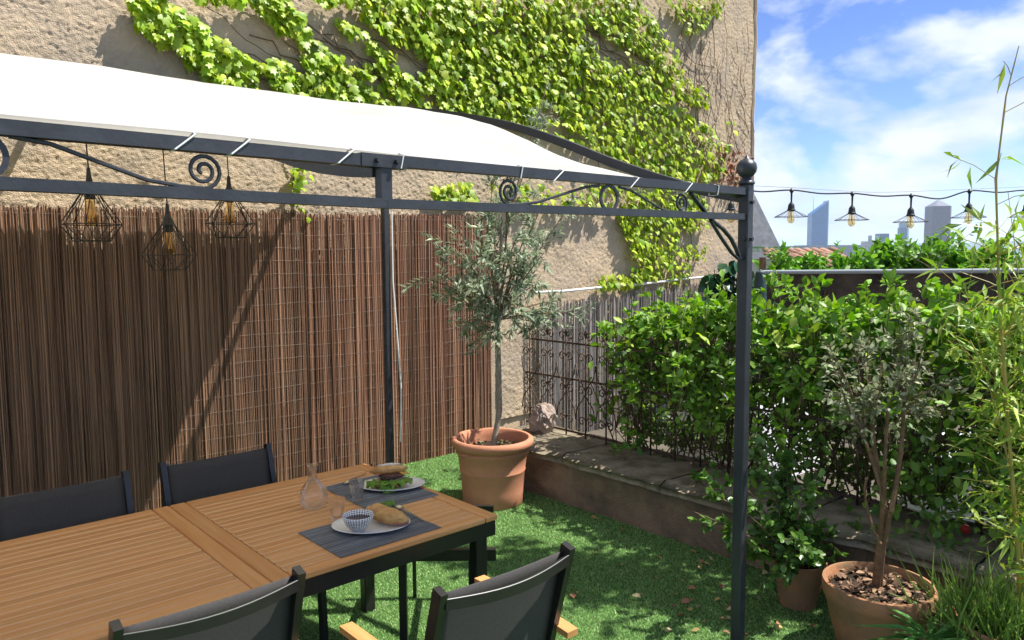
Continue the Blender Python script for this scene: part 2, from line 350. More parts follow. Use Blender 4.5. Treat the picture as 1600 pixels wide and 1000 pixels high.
beam('lower_beam', (-1.3, YF, 1.950), (1.108, YF, 1.939), .032, .025); beam('lower_beam', (1.1085, YF, 1.939), (XR-.022, YF, 1.954), .032, .025)
MB().box((1.108, YF+.002, 1.993), (.033, .033, .084)).build('connector', iron, gz_)
MB().box((XR, YF, 1.04), (.046, .048, 2.10), bev=.004).build('post', iron, gz_)
MB().box((XR, 4.576, 1.40), (.045, .048, 2.80), bev=.004).build('post', iron, gz_)
fin = MB().lathe([(.030, 2.088), (.036, 2.094), (.034, 2.102), (.022, 2.112), (.019, 2.12), (.030, 2.128), (.040, 2.142), (.0435, 2.158), (.040, 2.176), (.028, 2.190), (.012, 2.199), (.007, 2.208), (.001, 2.216)], 24, (XR, YF, 0)).build('finial', iron, gz_, True)
for i, (dy, z) in enumerate(((0, 2.015), (0, 1.86))): MB().tube([(XR+.002, YF-.024, z), (XR+.002, YF-.036, z)], .0085, 8).build('bolt', iron, gz_)
MB().tube([(XR-.024, YF-.008, 1.86), (XR-.034, YF-.008, 1.86)], .0085, 8).build('bolt', iron, gz_)
for X in (XR+.022, 1.10, -.7):                                     # ogee rafters
    ys = np.linspace(1.78 if X > 2 else 1.77, 5.47, 26); MB().tube([(X, y, float((prof if X > 2 else prof2)(y))-.028) for y in ys], 0, sq=(.030, .042), up=(0, 0, 1)).build('rafter', iron, gz_)
MB().tube([(-1.3, YBK, ZBK-.045), (XR, YBK, ZBK-.045)], 0, sq=(.03, .03)).build('back_beam', iron, gz_)
MB().tube([(-1.3, 3.3, float(prof2(3.3))-.075), (1.75, 3.3, float(prof2(3.3))-.075)], 0, sq=(.022, .022)).build('purlin', iron, gz_)
for (xa, xr, xb) in ((.633, .215, -.2), (1.555, 2.02, 2.44)):      # scroll frieze
    sg = 1 if xa < xr else -1
    for (x, s) in ((xa, 1 if xa < xr else -1), (xb, 1 if xb < xr else -1)):
        cz = 1.994; R = .040
        pts = spiral(x, cz, R, 1.9, -math.pi/2, 34, .006, -s, YF)
        rod = [(xr-s*.05, YF, 2.035), (xr-s*.12, YF, 2.026), (x+s*.12, YF, 1.966), (x+s*.05, YF, 1.957)]
        MB().tube(rod+pts, .0048, 6).build('scroll', iron, gz_, True)
    MB().tube([(xr+.044*math.cos(a), YF, 1.994+.042*math.sin(a)) for a in np.linspace(0, 2*math.pi, 28)[:-1]], 0, closed=True, sq=(.011, .006), up=(0, 1, 0)).build('ring', iron, gz_)
br = [(2.50, YF, 2.036), (2.60, YF, 1.965), (2.66, YF, 1.928), (2.73, YF, 1.90), (2.79, YF, 1.862), (2.835, YF, 1.815), (2.858, YF, 1.778), (2.876, YF, 1.776)]
MB().tube([tuple(v) for v in br], 0, sq=(.018, .007), up=(0, 0, 1)).build('brace', iron, gz_)
MB().tube([(2.64, YF, 1.932), (2.72, YF, 1.862), (2.80, YF, 1.800), (2.850, YF, 1.776)], 0, sq=(.016, .005)).build('brace', iron, gz_)
MB().tube([(XR, YF+.03, 2.052), (2.78, YF+.01, 2.062)], 0, sq=(.022, .03)).build('corner_bracket', iron, gz_)
# canvas sheet: draped on the rafters, hem rolled over the front beam
nx, ny = 150, 70; CX = np.linspace(-1.32, XR-.035, nx); CY = np.linspace(YF-.004, YBK, ny); XX, YY = np.meshgrid(CX, CY, indexing='ij')
bl = np.clip((XX-2.2)/.66, 0, 1); bl = .62*bl*bl*(3-2*bl); ZZ = prof(YY)*bl+prof2(YY)*(1-bl)
fx_ = np.where(XX > 1.10, (XX-1.10)/(XR-1.10), ((XX+.7)/1.8)); sag = np.sin(np.clip(fx_, 0, 1)*math.pi); v_ = (YY-YF)/(YBK-YF)
ZZ = ZZ-.02*sag*np.sin(np.clip(v_, 0, 1)*math.pi)**.7+.016*(fbm(XX*1.6, YY*2.2, 3, 20)-.5)+.010*np.abs(fbm(XX*3.1+YY*1.7, YY*2.4-XX*1.1, 2, 61-2)-.5)*(v_*4).clip(0, 1)-.05*np.clip((XX-2.55)/.32, 0, 1)**2*np.exp(-((YY-2.5)/.5)**2)
ZZ = ZZ-.02*np.clip(1-v_*6, 0, 1)*0+.018
cut = np.clip((XX-2.3)/.57, 0, 1)*np.clip(1-(YY-YF)/.5, 0, 1)       # the right hem pulls in towards the post
XX = XX-.09*cut*np.clip(1-(YY-YF)/.5, 0, 1)
XX = XX-.17*np.sin(np.clip((YY-YF-.12)/2.9, 0, 1)*math.pi)**.55*np.clip((XX-1.2)/1.6, 0, 1)**2
I = np.arange(nx*ny).reshape(nx, ny); Q = np.stack([I[:-1, :-1], I[1:, :-1], I[1:, 1:], I[:-1, 1:]], -1).reshape(-1, 4)
canvas_m = mat('canvas', (.69, .675, .64), .9, 0, .16, 3, bump=.08, bscale=300, trans=.5, spec=.1)
P = np.stack([XX, YY, ZZ], -1).reshape(-1, 3)
cv = obj_np('canopy', P, Q, canvas_m, gz_, None, True)
so_ = cv.modifiers.new('thick', 'SOLIDIFY'); so_.thickness = .0025
for i, x in enumerate((285, 372, 535, 622, 808, 866, 985, 1070, 1116)):
    c = py_(x, 225 if x < 300 else 250, YF); X = c[0]; k = .022 if i in (0, 1, 2, 5, 6, 7) else .004
    z0 = 2.052; pts = [(X-k, YF-.0205, z0-.018), (X+k, YF-.0212, z0+.018), (X+k*1.1, YF+.0, z0+.024), (X+k, YF+.0205, z0+.015), (X-k, YF+.0205, z0-.018), (X-k*1.1, YF, z0-.0195)]
    MB().tube(pts, .0022, 6, closed=True).build('tie_cord', white_m, gz_, True)
cb = MB().tube([tuple(v) for v in (py_(612, 330, 4.55), py_(614, 440, 4.54), py_(622, 540, 4.52), py_(627, 610, 4.52), py_(626, 690, 4.53))], .006, 6)
tag(cb.build('electric_cable', white_m, None, True), 'white electric cable hanging down beside the rear pergola post', 'cable')

# ------------------------------------------------------------------ pendant lamps
cage_m = mat('black_wire', (.02, .014, .01), .5); bulbg = glass('amber_bulb_glass', (1, .86, .6), 1.25)
fil_m = mat('filament', (.75, .42, .15), .4, .6)
def pendant(label, px, ptop, depthY=3.3, sc_=1.0):
    c = py_(px, ptop, depthY); t = thing('pendant_lamp', label, 'lamp', tuple(c), 'caged pendant lamps under the canopy')
    x, y, z = c; k = sc_
    MB().tube([(x-.01, y, float(prof2(3.3))-.07), (x-.004, y, z+.14), (x, y, z)], .0028, 6).build('cord', cage_m, t, True)
    s = MB().lathe([(.006, .0), (.009, -.03), (.012, -.05), (.027, -.085), (.030, -.09), (.020, -.092), (.019, -.118)], 16, (x, y, z)).build('socket', cage_m, t, True)
    MB().lathe([(.011, -.112), (.014, -.125), (.024, -.155), (.029, -.18), (.026, -.203), (.016, -.217), (.001, -.221)], 16, (x, y, z), cap0=True).build('bulb', bulbg, t, True)
    f = MB()
    for a in range(6): A = a*1.047; f.tube([(x+.006*math.cos(A), y+.006*math.sin(A), z-.125), (x+.012*math.cos(A), y+.012*math.sin(A), z-.19)], .0012, 4)
    f.build('filament', fil_m, t)
    g = MB(); n = 8
    def ring(r, zz, off=0): return [(x+r*k*math.cos(2*math.pi*(i+off)/n), y+r*k*math.sin(2*math.pi*(i+off)/n), z+zz) for i in range(n)]
    A_ = ring(.026, -.088); B_ = ring(.107, -.215, .5); D_ = ring(.066, -.278)
    for R_ in (B_, D_): g.tube(R_, .0022, 5, closed=True)
    for i in range(n):
        for j in (i, (i-1) % n): g.tube([A_[i], B_[j]], .0019, 4); g.tube([D_[i], B_[j]], .0019, 4)
    g.build('cage', cage_m, t); return t
pendant('wire cage pendant lamp hanging at the end nearest the pergola\'s far left', 138, 262, 3.25)
pendant('wire cage pendant lamp that hangs lowest, in the middle of the three', 261, 318, 3.35)
pendant('wire cage pendant lamp hanging closest to the pergola beam joint', 357, 275, 3.45)

# ------------------------------------------------------------------ table
TX0, TX1, TY0, TY1, TZ = .04, 1.963, 2.292, 3.338, .74
tb = thing('dining_table', 'long teak slatted dining table on black aluminium legs', 'table', ((TX0+TX1)/2, (TY0+TY1)/2, 0))
th = .022; bw = .062
def board(name, x0, x1, y0, y1, m, dz=0): return MB().box(((x0+x1)/2, (y0+y1)/2, TZ-th/2+dz), (x1-x0, y1-y0, th), bev=.0038).build(name, m, tb)
def lit_bevel(o):  # paints the sky highlight into the top bevel faces of a slat
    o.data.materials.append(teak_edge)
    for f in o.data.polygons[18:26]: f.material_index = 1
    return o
XM = 1.003
teak_edge = mat('teak_edge_highlight', (.74, .42, .19), .4); groove_m = mat('gap_shade_dark', (.035, .022, .014), .9)  # colours for painted light: highlight on slat bevels, shade in slat gaps
ns_ = 19; ya, yb = TY0+bw+.003, TY1-bw-.003; pit = (yb-ya)/ns_
for (x0, x1) in ((TX0, XM), (XM, TX1)):
    ia, ib = x0+bw, x1-bw-.004
    if x0 == TX0: board('end_board', x0, x0+bw-.003, TY0, TY1, teak_y); board('end_board', XM-.067, XM-.0015, TY0, TY1, teak_y); ib = XM-.070
    else: board('end_board', XM+.0015, XM+.067, TY0, TY1, teak_y); board('end_board', x1-bw, x1, TY0, TY1, teak_y); ia = XM+.070
    board('edge_board', ia, ib, TY0, TY0+bw, teak); board('edge_board', ia, ib, TY1-bw, TY1, teak)
    for i in range(ns_): lit_bevel(board('slat', ia, ib, ya+i*pit, ya+(i+1)*pit-.005, teak, -.0008*(i % 2)))
    MB().box(((ia+ib)/2, (ya+yb)/2, TZ-th-.004), (ib-ia+.008, yb-ya+.004, .03)).build('gap_shade_sheet', groove_m, tb)  # near-black sheet added under the slats to paint shade into the gaps
fr = MB()
for y in (TY0+.026, TY1-.026): fr.box(((TX0+TX1)/2, y, TZ-th-.0325), (TX1-TX0-.01, .03, .065))
for x in (TX0+.022, XM, TX1-.022): fr.box((x, (TY0+TY1)/2, TZ-th-.033), (.03, TY1-TY0-.085, .06))
fr.build('apron', blackalu, tb)
for x in (TX0+.06, TX1-.045):
    for y in (TY0+.075, TY1-.075): MB().box((x, y, (TZ-th-.002)/2), (.058, .052, TZ-th-.002), bev=.004).build('leg', blackalu, tb)

# ------------------------------------------------------------------ chairs
textile = mat('textilene', (.092, .087, .083), .75, 0, .25, 180, bump=.4, bscale=900, spec=.3, trans=.2)
teak_arm = mat('teak_arm', (.60, .30, .11), .5, 0, .3, 12, vcol=(.48, .22, .075), stretch=(3, .2, 3), bump=.1)
rail_glint_m = mat('edge_highlight', (.20, .20, .21), .3, .8)
def make_chair():
    t = thing('garden_chair', 'x x x x', 'chair'); w = .245
    def back(z): return -.02-.11*max(z-.42, 0)/.46
    for s in (-1, 1):
        MB().tube([(s*w, .03, 0), (s*w, .0, .42), (s*w, back(.88), .885)], 0, sq=(.024, .042), up=(0, 1, 0)).build('rear_leg', blackalu, t)
        MB().tube([(s*w*1.08, .37, 0), (s*w*1.08, .345, .585)], 0, sq=(.026, .036), up=(0, 1, 0)).build('front_leg', blackalu, t)
        MB().tube([(s*w*1.07+s*.012, -.12, .582), (s*w*1.07+s*.012, .13, .604), (s*w*1.07+s*.012, .37, .600)], 0, sq=(.046, .022)).build('armrest', teak_arm, t)
        MB().tube([(s*w, .0, .43), (s*w, .35, .44)], 0, sq=(.024, .036)).build('side_rail', blackalu, t)
    nx_, nz_ = 12, 10
    V = [((-1+2*i/nx_)*(w-.012), back(z)-.012*math.cos((i/nx_-.5)*math.pi)+.012, z) for i in range(nx_+1) for z in np.linspace(.46, .865, nz_+1)]
    Fq = [(i*(nz_+1)+j, (i+1)*(nz_+1)+j, (i+1)*(nz_+1)+j+1, i*(nz_+1)+j+1) for i in range(nx_) for j in range(nz_)]
    m = MB().add(V, Fq); o = m.build('backrest', textile, t, True); o.modifiers.new('t', 'SOLIDIFY').thickness = .004
    pts = [((-1+2*i/12)*(w-.01), back(.845)-.016-.030*math.cos((i/12-.5)*math.pi), .845-.012*math.cos((i/12-.5)*math.pi)) for i in range(13)]
    r_ = MB().tube(pts, 0, sq=(.014, .030)).build('top_rail', blackalu, t)
    MB().tube([(p[0], p[1]-.006, p[2]+.0165) for p in pts], .0019, 6).build('rail_highlight', rail_glint_m, r_, True)  # thin bright tube added as a painted highlight along the top rail
    V = [((-1+2*i/8)*(w-.012), y, .452-.014*math.sin(math.pi*(y-.0)/.355)) for i in range(9) for y in np.linspace(.0, .355, 9)]
    Fq = [(i*9+j, (i+1)*9+j, (i+1)*9+j+1, i*9+j+1) for i in range(8) for j in range(8)]
    o = MB().add(V, Fq).build('seat', textile, t, True); o.modifiers.new('t', 'SOLIDIFY').thickness = .004
    MB().tube([(-w, .35, .436), (w, .35, .436)], 0, sq=(.02, .03)).build('front_rail', blackalu, t)
    return t
ch0 = make_chair(); first = True
for (x, y, rz, lab) in ((.713, 2.145, 0, 'black mesh garden chair with teak arms, its back across the join boards of the table'),
                        (1.428, 1.745, -1.5, 'black mesh garden chair with teak arms, pulled out from the table into the sun'),
                        (1.282, 3.39, 180, 'black mesh garden chair tucked under the fence side of the table opposite the carafe'),
                        (.628, 3.36, 179, 'black mesh garden chair tucked under the fence side of the table, far from the tableware')):
    o = ch0 if first else copy_tree(ch0); first = False; o.location = (x, y, 0); o.rotation_euler = (0, 0, math.radians(rz)); o['label'] = lab; o['group'] = 'garden chairs around the table'
# black stool frame under the table end
sA, sB = pd(590, 860, 3.35), pd(775, 860, 3.35); sA[2] = sB[2] = .478; dv = (sB-sA); dv[2] = 0; dv = dv/np.linalg.norm(dv); bk = np.array([-dv[1], dv[0], 0])*.6
st = thing('metal_stool', 'low black metal stool frame half under the end of the table', 'stool', (float(sB[0]), float(sB[1]), 0))
MB().tube([tuple(sA), tuple(sB)], 0, sq=(.03, .05)).build('front_rail', blackalu, st)
MB().tube([tuple(sA+bk*1.0), tuple(sA+bk+dv*.5)], 0, sq=(.025, .035)).build('rear_rail', blackalu, st)
for a in (.11, .42):
    q0 = sA+dv*a; MB().tube([(q0[0], q0[1], .453), (q0[0], q0[1], 0)], 0, sq=(.034, .034), up=(dv[0], dv[1], 0)).build('leg', blackalu, st)
    q1 = sA+dv*(a-.03)+bk; MB().tube([(q1[0], q1[1], .46), (q1[0], q1[1], 0)], 0, sq=(.018, .018), up=(dv[0], dv[1], 0)).build('leg', blackalu, st)
    MB().tube([tuple(q0+np.array([0, 0, .0])), (q1[0], q1[1], .478)], 0, sq=(.02, .03)).build('side_rail', blackalu, st)

# ------------------------------------------------------------------ tableware
TT = TZ+.001
matm = mat('woven_vinyl', (.13, .14, .15), .75, 0, .65, 26, vcol=(.05, .056, .064), bump=.35, bscale=120, stretch=(1, 26, 1), spec=.3)
def placemat(label, x0, x1, y0, y1, z, rz):
    cx, cy = (x0+x1)/2, (y0+y1)/2; m = MB(); nx_ = 60; ny_ = 40; V = []; R = Matrix.Rotation(rz, 3, 'Z')
    nn = int((y1-y0)/.0045)
    for i in range(nn):
        y = -(y1-y0)/2+(y1-y0)*(i+.5)/nn; v = random.uniform(.55, 1.5)
        m.box(tuple(R @ Vector((0, y, 0))+Vector((cx, cy, z+.0012))), ((x1-x0), .0040, .0022), rz, col=(.19*v, .20*v, .215*v))
    m.box((cx, cy, z+.0005), (x1-x0-.002, y1-y0-.002, .001), rz, col=(.03, .032, .036))
    o = m.build('placemat', mat('woven_mat', (.1, .1, .1), .7, attr=True, var=.45, vscale=30, stretch=(1, 12, 1), spec=.3)); return tag(o, label, 'placemat', 'woven placemats')
placemat('grey woven placemat under the plate with the soup bowl', 1.262, 1.70, 2.325, 2.655, TT, .0)
placemat('grey woven placemat under the plate with the open sandwich', 1.60, 1.935, 2.66, 3.11, TT, -.02)
china = mat('white_china', (.84, .82, .78), .25, spec=.5)
def plate(label, c, rz, a, b):
    k = b/a; prof_ = [(a*.6, 0), (a*.66, .003), (a*.9, .011), (a, .016), (a*.995, .019), (a*.9, .0145), (a*.7, .0075), (a*.5, .006), (.001, .006)]
    m = MB().lathe(prof_, 48, (0, 0, 0), 1, k); me = m.mesh('plate', smooth=True); o = link('plate', me, china); o.location = c; o.rotation_euler = (0, 0, rz); return tag(o, label, 'plate', 'oval white plates')
ZP = TT+.003
DIRP = math.atan2(-rt0[1]*-1, 1)
pl1 = pz(580, 819, ZP+.012); pl2 = pz(613, 757, ZP+.012)
RZP = math.atan2(rt0[1], rt0[0])+.12
plate('oval white plate carrying a dotted soup bowl and a baguette roll', (pl1[0], pl1[1], ZP), RZP, .152, .112)
plate('oval white plate carrying an open salad sandwich', (pl2[0], pl2[1], ZP), RZP, .150, .105)
# bowl
def dots_mat():
    m = mat('dotted_china', (.8, .78, .74), .25); t = m.node_tree; b = t.nodes['Principled BSDF']
    tcn = N(t, 'ShaderNodeTexCoord'); sp = N(t, 'ShaderNodeSeparateXYZ'); t.links.new(tcn.outputs['Object'], sp.inputs[0])
    at = N(t, 'ShaderNodeMath', operation='ARCTAN2'); t.links.new(sp.outputs[1], at.inputs[0]); t.links.new(sp.outputs[0], at.inputs[1])
    cx = N(t, 'ShaderNodeCombineXYZ'); m1 = N(t, 'ShaderNodeMath', operation='MULTIPLY'); m1.inputs[1].default_value = 5.4; t.links.new(at.outputs[0], m1.inputs[0]); t.links.new(m1.outputs[0], cx.inputs[0])
    m2 = N(t, 'ShaderNodeMath', operation='MULTIPLY'); m2.inputs[1].default_value = 150; t.links.new(sp.outputs[2], m2.inputs[0]); t.links.new(m2.outputs[0], cx.inputs[1])
    v = N(t, 'ShaderNodeTexVoronoi'); v.inputs['Scale'].default_value = 1; v.inputs['Randomness'].default_value = .12; t.links.new(cx.outputs[0], v.inputs['Vector'])
    r = N(t, 'ShaderNodeValToRGB'); r.color_ramp.elements[0].position = .30; r.color_ramp.elements[1].position = .34; r.color_ramp.elements[0].color = (.035, .035, .045, 1); r.color_ramp.elements[1].color = (.78, .76, .72, 1)
    t.links.new(v.outputs['Distance'], r.inputs[0]); t.links.new(r.outputs[0], b.inputs['Base Color']); return m
bc = pz(560, 829, ZP+.01); ZB = ZP+.0075
bm_ = MB().lathe([(.022, 0), (.022, .006), (.032, .012), (.048, .030), (.057, .052), (.060, .066), (.0575, .066), (.054, .050), (.045, .030), (.028, .014), (.001, .012)], 40)
bo = link('soup_bowl', bm_.mesh('soup_bowl', smooth=True), dots_mat()); bo.location = (bc[0], bc[1], ZB); tag(bo, 'small white bowl with black dots on the near plate', 'bowl')
s_ = MB().lathe([(.0525, .0), (.04, .001), (.001, .0015)], 32, cap0=False); o = link('red_soup', s_.mesh('red_soup', smooth=True), mat('soup', (.055, .012, .018), .12, var=.3, vscale=60)); o.location = (bc[0], bc[1], ZB+.046); tag(o, 'dark red soup filling the dotted bowl', 'soup')
def blob(rad, seed, amp=.12, fr_=3., n=28, mr=18, shape=None):
    V = []; 
    for i in range(mr+1):
        ph = math.pi*i/mr
        for k in range(n):
            A = 2*math.pi*k/n; d = np.array([math.sin(ph)*math.cos(A), math.sin(ph)*math.sin(A), math.cos(ph)])
            g = 1+amp*(float(fbm(np.array(d[0]*fr_+seed), np.array(d[1]*fr_+d[2]*2.3*fr_), 3, 30))-.5)*2
            p = [d[0]*rad[0]*g, d[1]*rad[1]*g, d[2]*rad[2]*g]
            if shape: p = shape(p)
            V.append(p)
    Fq = [(i*n+k, (i+1)*n+k, (i+1)*n+(k+1) % n, i*n+(k+1) % n) for i in range(mr) for k in range(n)]
    return MB().add(V, Fq)
crust = mat('bread_crust', (.70, .42, .15), .55, 0, .6, 22, vcol=(.48, .22, .06), bump=.6, bscale=60); crumb = mat('bread_crumb', (.70, .55, .34), .8, 0, .35, 60, bump=.5, bscale=120)
rb = pz(603, 805, ZP+.04)
ba = thing('baguette_roll', 'crusty baguette roll with ham showing, beside the soup bowl', 'bread', (rb[0], rb[1], ZP+.012)); 
def place(o, loc=(0, 0, 0), rot=(0, 0, 0)): o.location = loc; o.rotation_euler = rot; return o
def part(name, m_, mm, par, loc=(0, 0, 0), rot=(0, 0, 0), smooth=True): o = link(name, m_.mesh(name, smooth=smooth), mm, par); return place(o, loc, rot)
part('crust', blob((.112, .038, .030), 1.3, .16, 3.4), crust, ba, (0, 0, .030))
part('crust', blob((.045, .031, .026), 4.3, .12, 2.4), crust, ba, (.035, .004, .042))
part('ham', blob((.040, .030, .010), 2.2, .35, 5), mat('ham', (.62, .25, .18), .4, var=.4, vscale=50), ba, (-.068, -.004, .016))
ba.rotation_euler = (0, 0, math.radians(104))
bd = pz(608, 752, ZP+.03); sw = thing('open_sandwich', 'thick baguette sandwich stuffed with lettuce, ham and cheese', 'sandwich', (bd[0], bd[1], ZP+.0075)); sw.rotation_euler = (0, 0, RZP+.18)
part('bread_base', blob((.088, .048, .017), 3.1, .14, 3), crust, sw, (0, 0, .015)); part('bread_crumb', blob((.084, .045, .009), 5.1, .16, 4), crumb, sw, (.004, -.004, .030))
part('bread_top', blob((.084, .040, .024), 7.1, .14, 3), crust, sw, (.0, .014, .072), (-.35, 0, 0))
part('flour_dusting', blob((.055, .026, .010), 8.8, .2, 5), mat('flour', (.72, .66, .58), .9), sw, (.004, .022, .0905), (-.35, 0, 0))
part('ham', blob((.058, .034, .012), 2.8, .5, 5), mat('cured_meat', (.17, .065, .04), .45, var=.5, vscale=60), sw, (.006, -.008, .050), (-.1, 0, 0))
def frill(cx, cy, cz, r, seed):
    V = []; n, m = 26, 7
    for i in range(m):
        for k in range(n):
            A = 2*math.pi*k/n; q = i/(m-1); w = .35*q*q*r*math.sin(A*7+seed)+.25*q*r*math.sin(A*13+2*seed); V.append((cx+r*1.25*q*math.cos(A), cy+r*.75*q*math.sin(A), cz+w-.012*q*q))
    return MB().add(V, [(i*n+k, i*n+(k+1) % n, (i+1)*n+(k+1) % n, (i+1)*n+k) for i in range(m-1) for k in range(n)])
let = mat('lettuce', (.28, .46, .06), .45, 0, .6, 60, vcol=(.10, .24, .03), trans=.3)
for (a, b_y, r, s) in ((-.055, -.035, .042, 1), (.0, -.042, .040, 2), (.05, -.034, .042, 3), (-.03, -.05, .03, 5)):
    part('lettuce_leaf', frill(a, b_y, .036, r, s), let, sw, rot=(0, 0, 0))
part('lettuce_leaf', frill(0, 0, 0, .034, 7), let, sw, (-.012, -.072, .014), (.7, .2, .4))
part('cheese', MB().box((0, 0, 0), (.045, .05, .005), .3, bev=.001), mat('cheese', (.72, .42, .08), .5), sw, (.062, .004, .060), (.1, .25, .3), False)
part('tomato_slice', MB().lathe([(.012, 0), (.0125, .004), (.001, .005)], 16), mat('radish', (.55, .2, .07), .4), sw, (-.045, -.006, .062))
gs = pz(608, 789, ZP+.02); o = frill(0, 0, 0, .026, 4); o = link('salad_leaf', o.mesh('salad_leaf', smooth=True), let); o.location = (gs[0]+.015, gs[1]+.03, ZP+.022); tag(o, 'small green salad leaf beside the baguette roll', 'salad')
# glassware
gl = glass('clear_glass'); wat = glass('water', (1, 1, 1), 1.33)
cc = pz(494, 795, TT); car = thing('water_carafe', 'round clear glass carafe half full of water', 'carafe', (cc[0], cc[1]+.02, TT))
CO = [(.028, .001), (.044, .006), (.056, .028), (.060, .052), (.055, .078), (.040, .102), (.024, .118), (.0185, .132), (.0175, .16), (.021, .178), (.0255, .184)]
CI = [(r-.0028, z+(.004 if i < 2 else 0)) for i, (r, z) in enumerate(CO)][::-1]
part('glass_body', MB().lathe(CO+CI+[(.001, .006)], 36), gl, car)
part('water', MB().lathe([(.0385, .0105), (.0525, .029), (.0565, .052), (.0560, .060), (.001, .060)], 36), wat, car)
def tumbler(label, c, h=.088, w=.0):
    t = thing('tumbler', label, 'glass', (c[0], c[1], TT), 'glass tumblers')
    o_ = [(.024, .001), (.0255, .02), (.030, .05), (.0355, h)]; i_ = [(.0335, h), (.0278, .05), (.0235, .024), (.021, .014), (.001, .013)]
    part('glass_body', MB().lathe(o_+i_, 10 if False else 24), gl, t)
    if w: part('water', MB().lathe([(.0205, .0145), (.0229, .024), (.0262, .045), (.001, .045)], 24), wat, t)
tumbler('clear glass tumbler of water between the carafe and the soup plate', pz(527, 812, TT), w=1)
tumbler('clear empty glass tumbler standing beside the sandwich plate', pz(558, 781, TT))
steel = mat('steel', (.62, .58, .5), .22, 1)
def spoon(label, a, b, z):
    a, b = Vector((a[0], a[1], z)), Vector((b[0], b[1], z)); d = (b-a); ln_ = d.length; t = thing('spoon', label, 'spoon', tuple(a), 'dessert spoons'); t.rotation_euler = (0, 0, math.atan2(d.y, d.x))
    part('bowl', MB().lathe([(.001, .0), (.010, .0012), (.016, .0045), (.0185, .008), (.0175, .008), (.012, .004), (.001, .002)], 20, (0, 0, 0), 1.35, .9), steel, t, (.012, 0, 0))
    part('handle', MB().tube([(.033, 0, .0075), (.05, 0, .010), (.09, 0, .008), (ln_-.03, 0, .004), (ln_, 0, .004)], 0, sq=(.007, .0022)), steel, t, smooth=False)
spoon('steel spoon leaning off the soup plate onto the mat', pz(622, 795, ZP), pz(668, 819, ZP), ZP+.004); spoon('steel spoon lying on the mat behind the empty tumbler', pz(540, 757, ZP), pz(572, 741, ZP), ZP+.001)

# ------------------------------------------------------------------ low wall with coping, rock, iron railing
LWX = 3.84
lw = thing('low_wall', 'low rendered garden wall with mossy stone coping along the lawn', 'wall', (LWX+.25, 2.5, 0))
nx_, nz_ = 260, 24; Y_, Z_ = np.meshgrid(np.linspace(-.6, 4.62, nx_), np.linspace(-.02, .315, nz_), indexing='ij')
hh = fbm(Y_*12, Z_*12, 4, 44)*.04; I = np.arange(nx_*nz_).reshape(nx_, nz_)
obj_np('wall_face', np.stack([LWX+.02-hh, Y_, Z_], -1).reshape(-1, 3), np.stack([I[:-1, :-1], I[:-1, 1:], I[1:, 1:], I[1:, :-1]], -1).reshape(-1, 4), mat('dirty_render', (.30, .21, .145), .95, 0, .55, 5, vcol=(.15, .11, .08), bump=.9, bscale=70, spec=.15), lw, None, True)
MB().box((LWX+.30, 2.005, .155), (.52, 5.21, .31)).build('core', stone_m, lw)
yy = 4.63; 
while yy > -.55:
    ln_ = random.uniform(.62, .95); y0 = max(yy-ln_, -.6); nn = 22; m_ = 14
    Xg, Yg = np.meshgrid(np.linspace(-.055, .60, m_), np.linspace(y0+.006, yy-.006, nn), indexing='ij')
    top = .362+.022*(fbm(Xg*6, Yg*6, 3, 50)-.5)+.012*(fbm(Xg*25, Yg*25, 2, 53)-.5); Xw = LWX+Xg-(Xg < -.03)*(fbm(Yg*7, Yg*0+3, 3, 55)-.45)*.05
    top = top-(Xg < -.03)*.018
    Vt = np.stack([Xw, Yg, top], -1).reshape(-1, 3); Vb = np.stack([Xw, Yg, top*0+.305], -1).reshape(-1, 3); I = np.arange(m_*nn).reshape(m_, nn); o_ = m_*nn
    Fq = np.stack([I[:-1, :-1], I[1:, :-1], I[1:, 1:], I[:-1, 1:]], -1).reshape(-1, 4)
    ed = list(I[:, 0])+list(I[-1, 1:])+list(I[-2::-1, -1])+list(I[0, -2::-1]); sd = [(ed[i], ed[i]+o_, ed[(i+1) % len(ed)]+o_, ed[(i+1) % len(ed)]) for i in range(len(ed)-1)]
    obj_np('coping_stone', np.vstack([Vt, Vb]), np.vstack([Fq, Fq[:, ::-1]+o_, np.array(sd)[:, ::-1]]), stone_m, lw, None, False); yy = y0
rk = pz(862, 668, .37); rm = blob((.125, .11, .135), 12.3, .30, 1.7, 18, 12)
ro = link('rock', rm.mesh('rock'), mat('pale_rock', (.45, .35, .29), .9, 0, .5, 12, vcol=(.20, .15, .125), bump=.7, bscale=40)); ro.location = (rk[0]-.13, rk[1]-.02, .465); ro.rotation_euler = (.2, .1, .5)
tag(ro, 'rough pinkish grey rock sitting on the low wall coping', 'rock')
RX = 4.27; rl = thing('iron_railing', 'rusty wrought iron railing of scrolls on the low wall', 'railing', (RX, 2.6, .37))
def rmesh(name, m): me = m.mesh(name, smooth=True); me.materials.append(ironrust); return me
bar_me = rmesh('bar', MB().tube([(0, 0, 0), (0, 0, .80)], .0068, 6).lathe([(.012, .80), (.008, .82), (.013, .835), (.001, .865)], 8))
def yz(p): return [(0, a[0], a[2]) for a in p]
def cscroll(sy, cz, r=.033):
    s = spiral(sy*(r+.004), cz, r, 1.25, math.pi if sy > 0 else 0, 22, .007, -sy if True else sy, 0); return yz(s)
sc_me = rmesh('scroll_pair', MB().tube(cscroll(1, 0, .038), .0050, 5).tube(cscroll(-1, 0, .038), .0050, 5))
def lat(sg):
    m = MB()
    for s in (-1, 1): m.tube([(0, s*(.002+.0), 0), (0, s*.03, sg*.05), (0, s*.065, sg*.085), (0, s*.088, sg*.125), (0, s*.103, sg*.21)], .0050, 5)
    return rmesh('lattice_curve', m)
la_me, lb_me = lat(1), lat(-1)
ys_ = np.arange(4.56, .2, -.21)
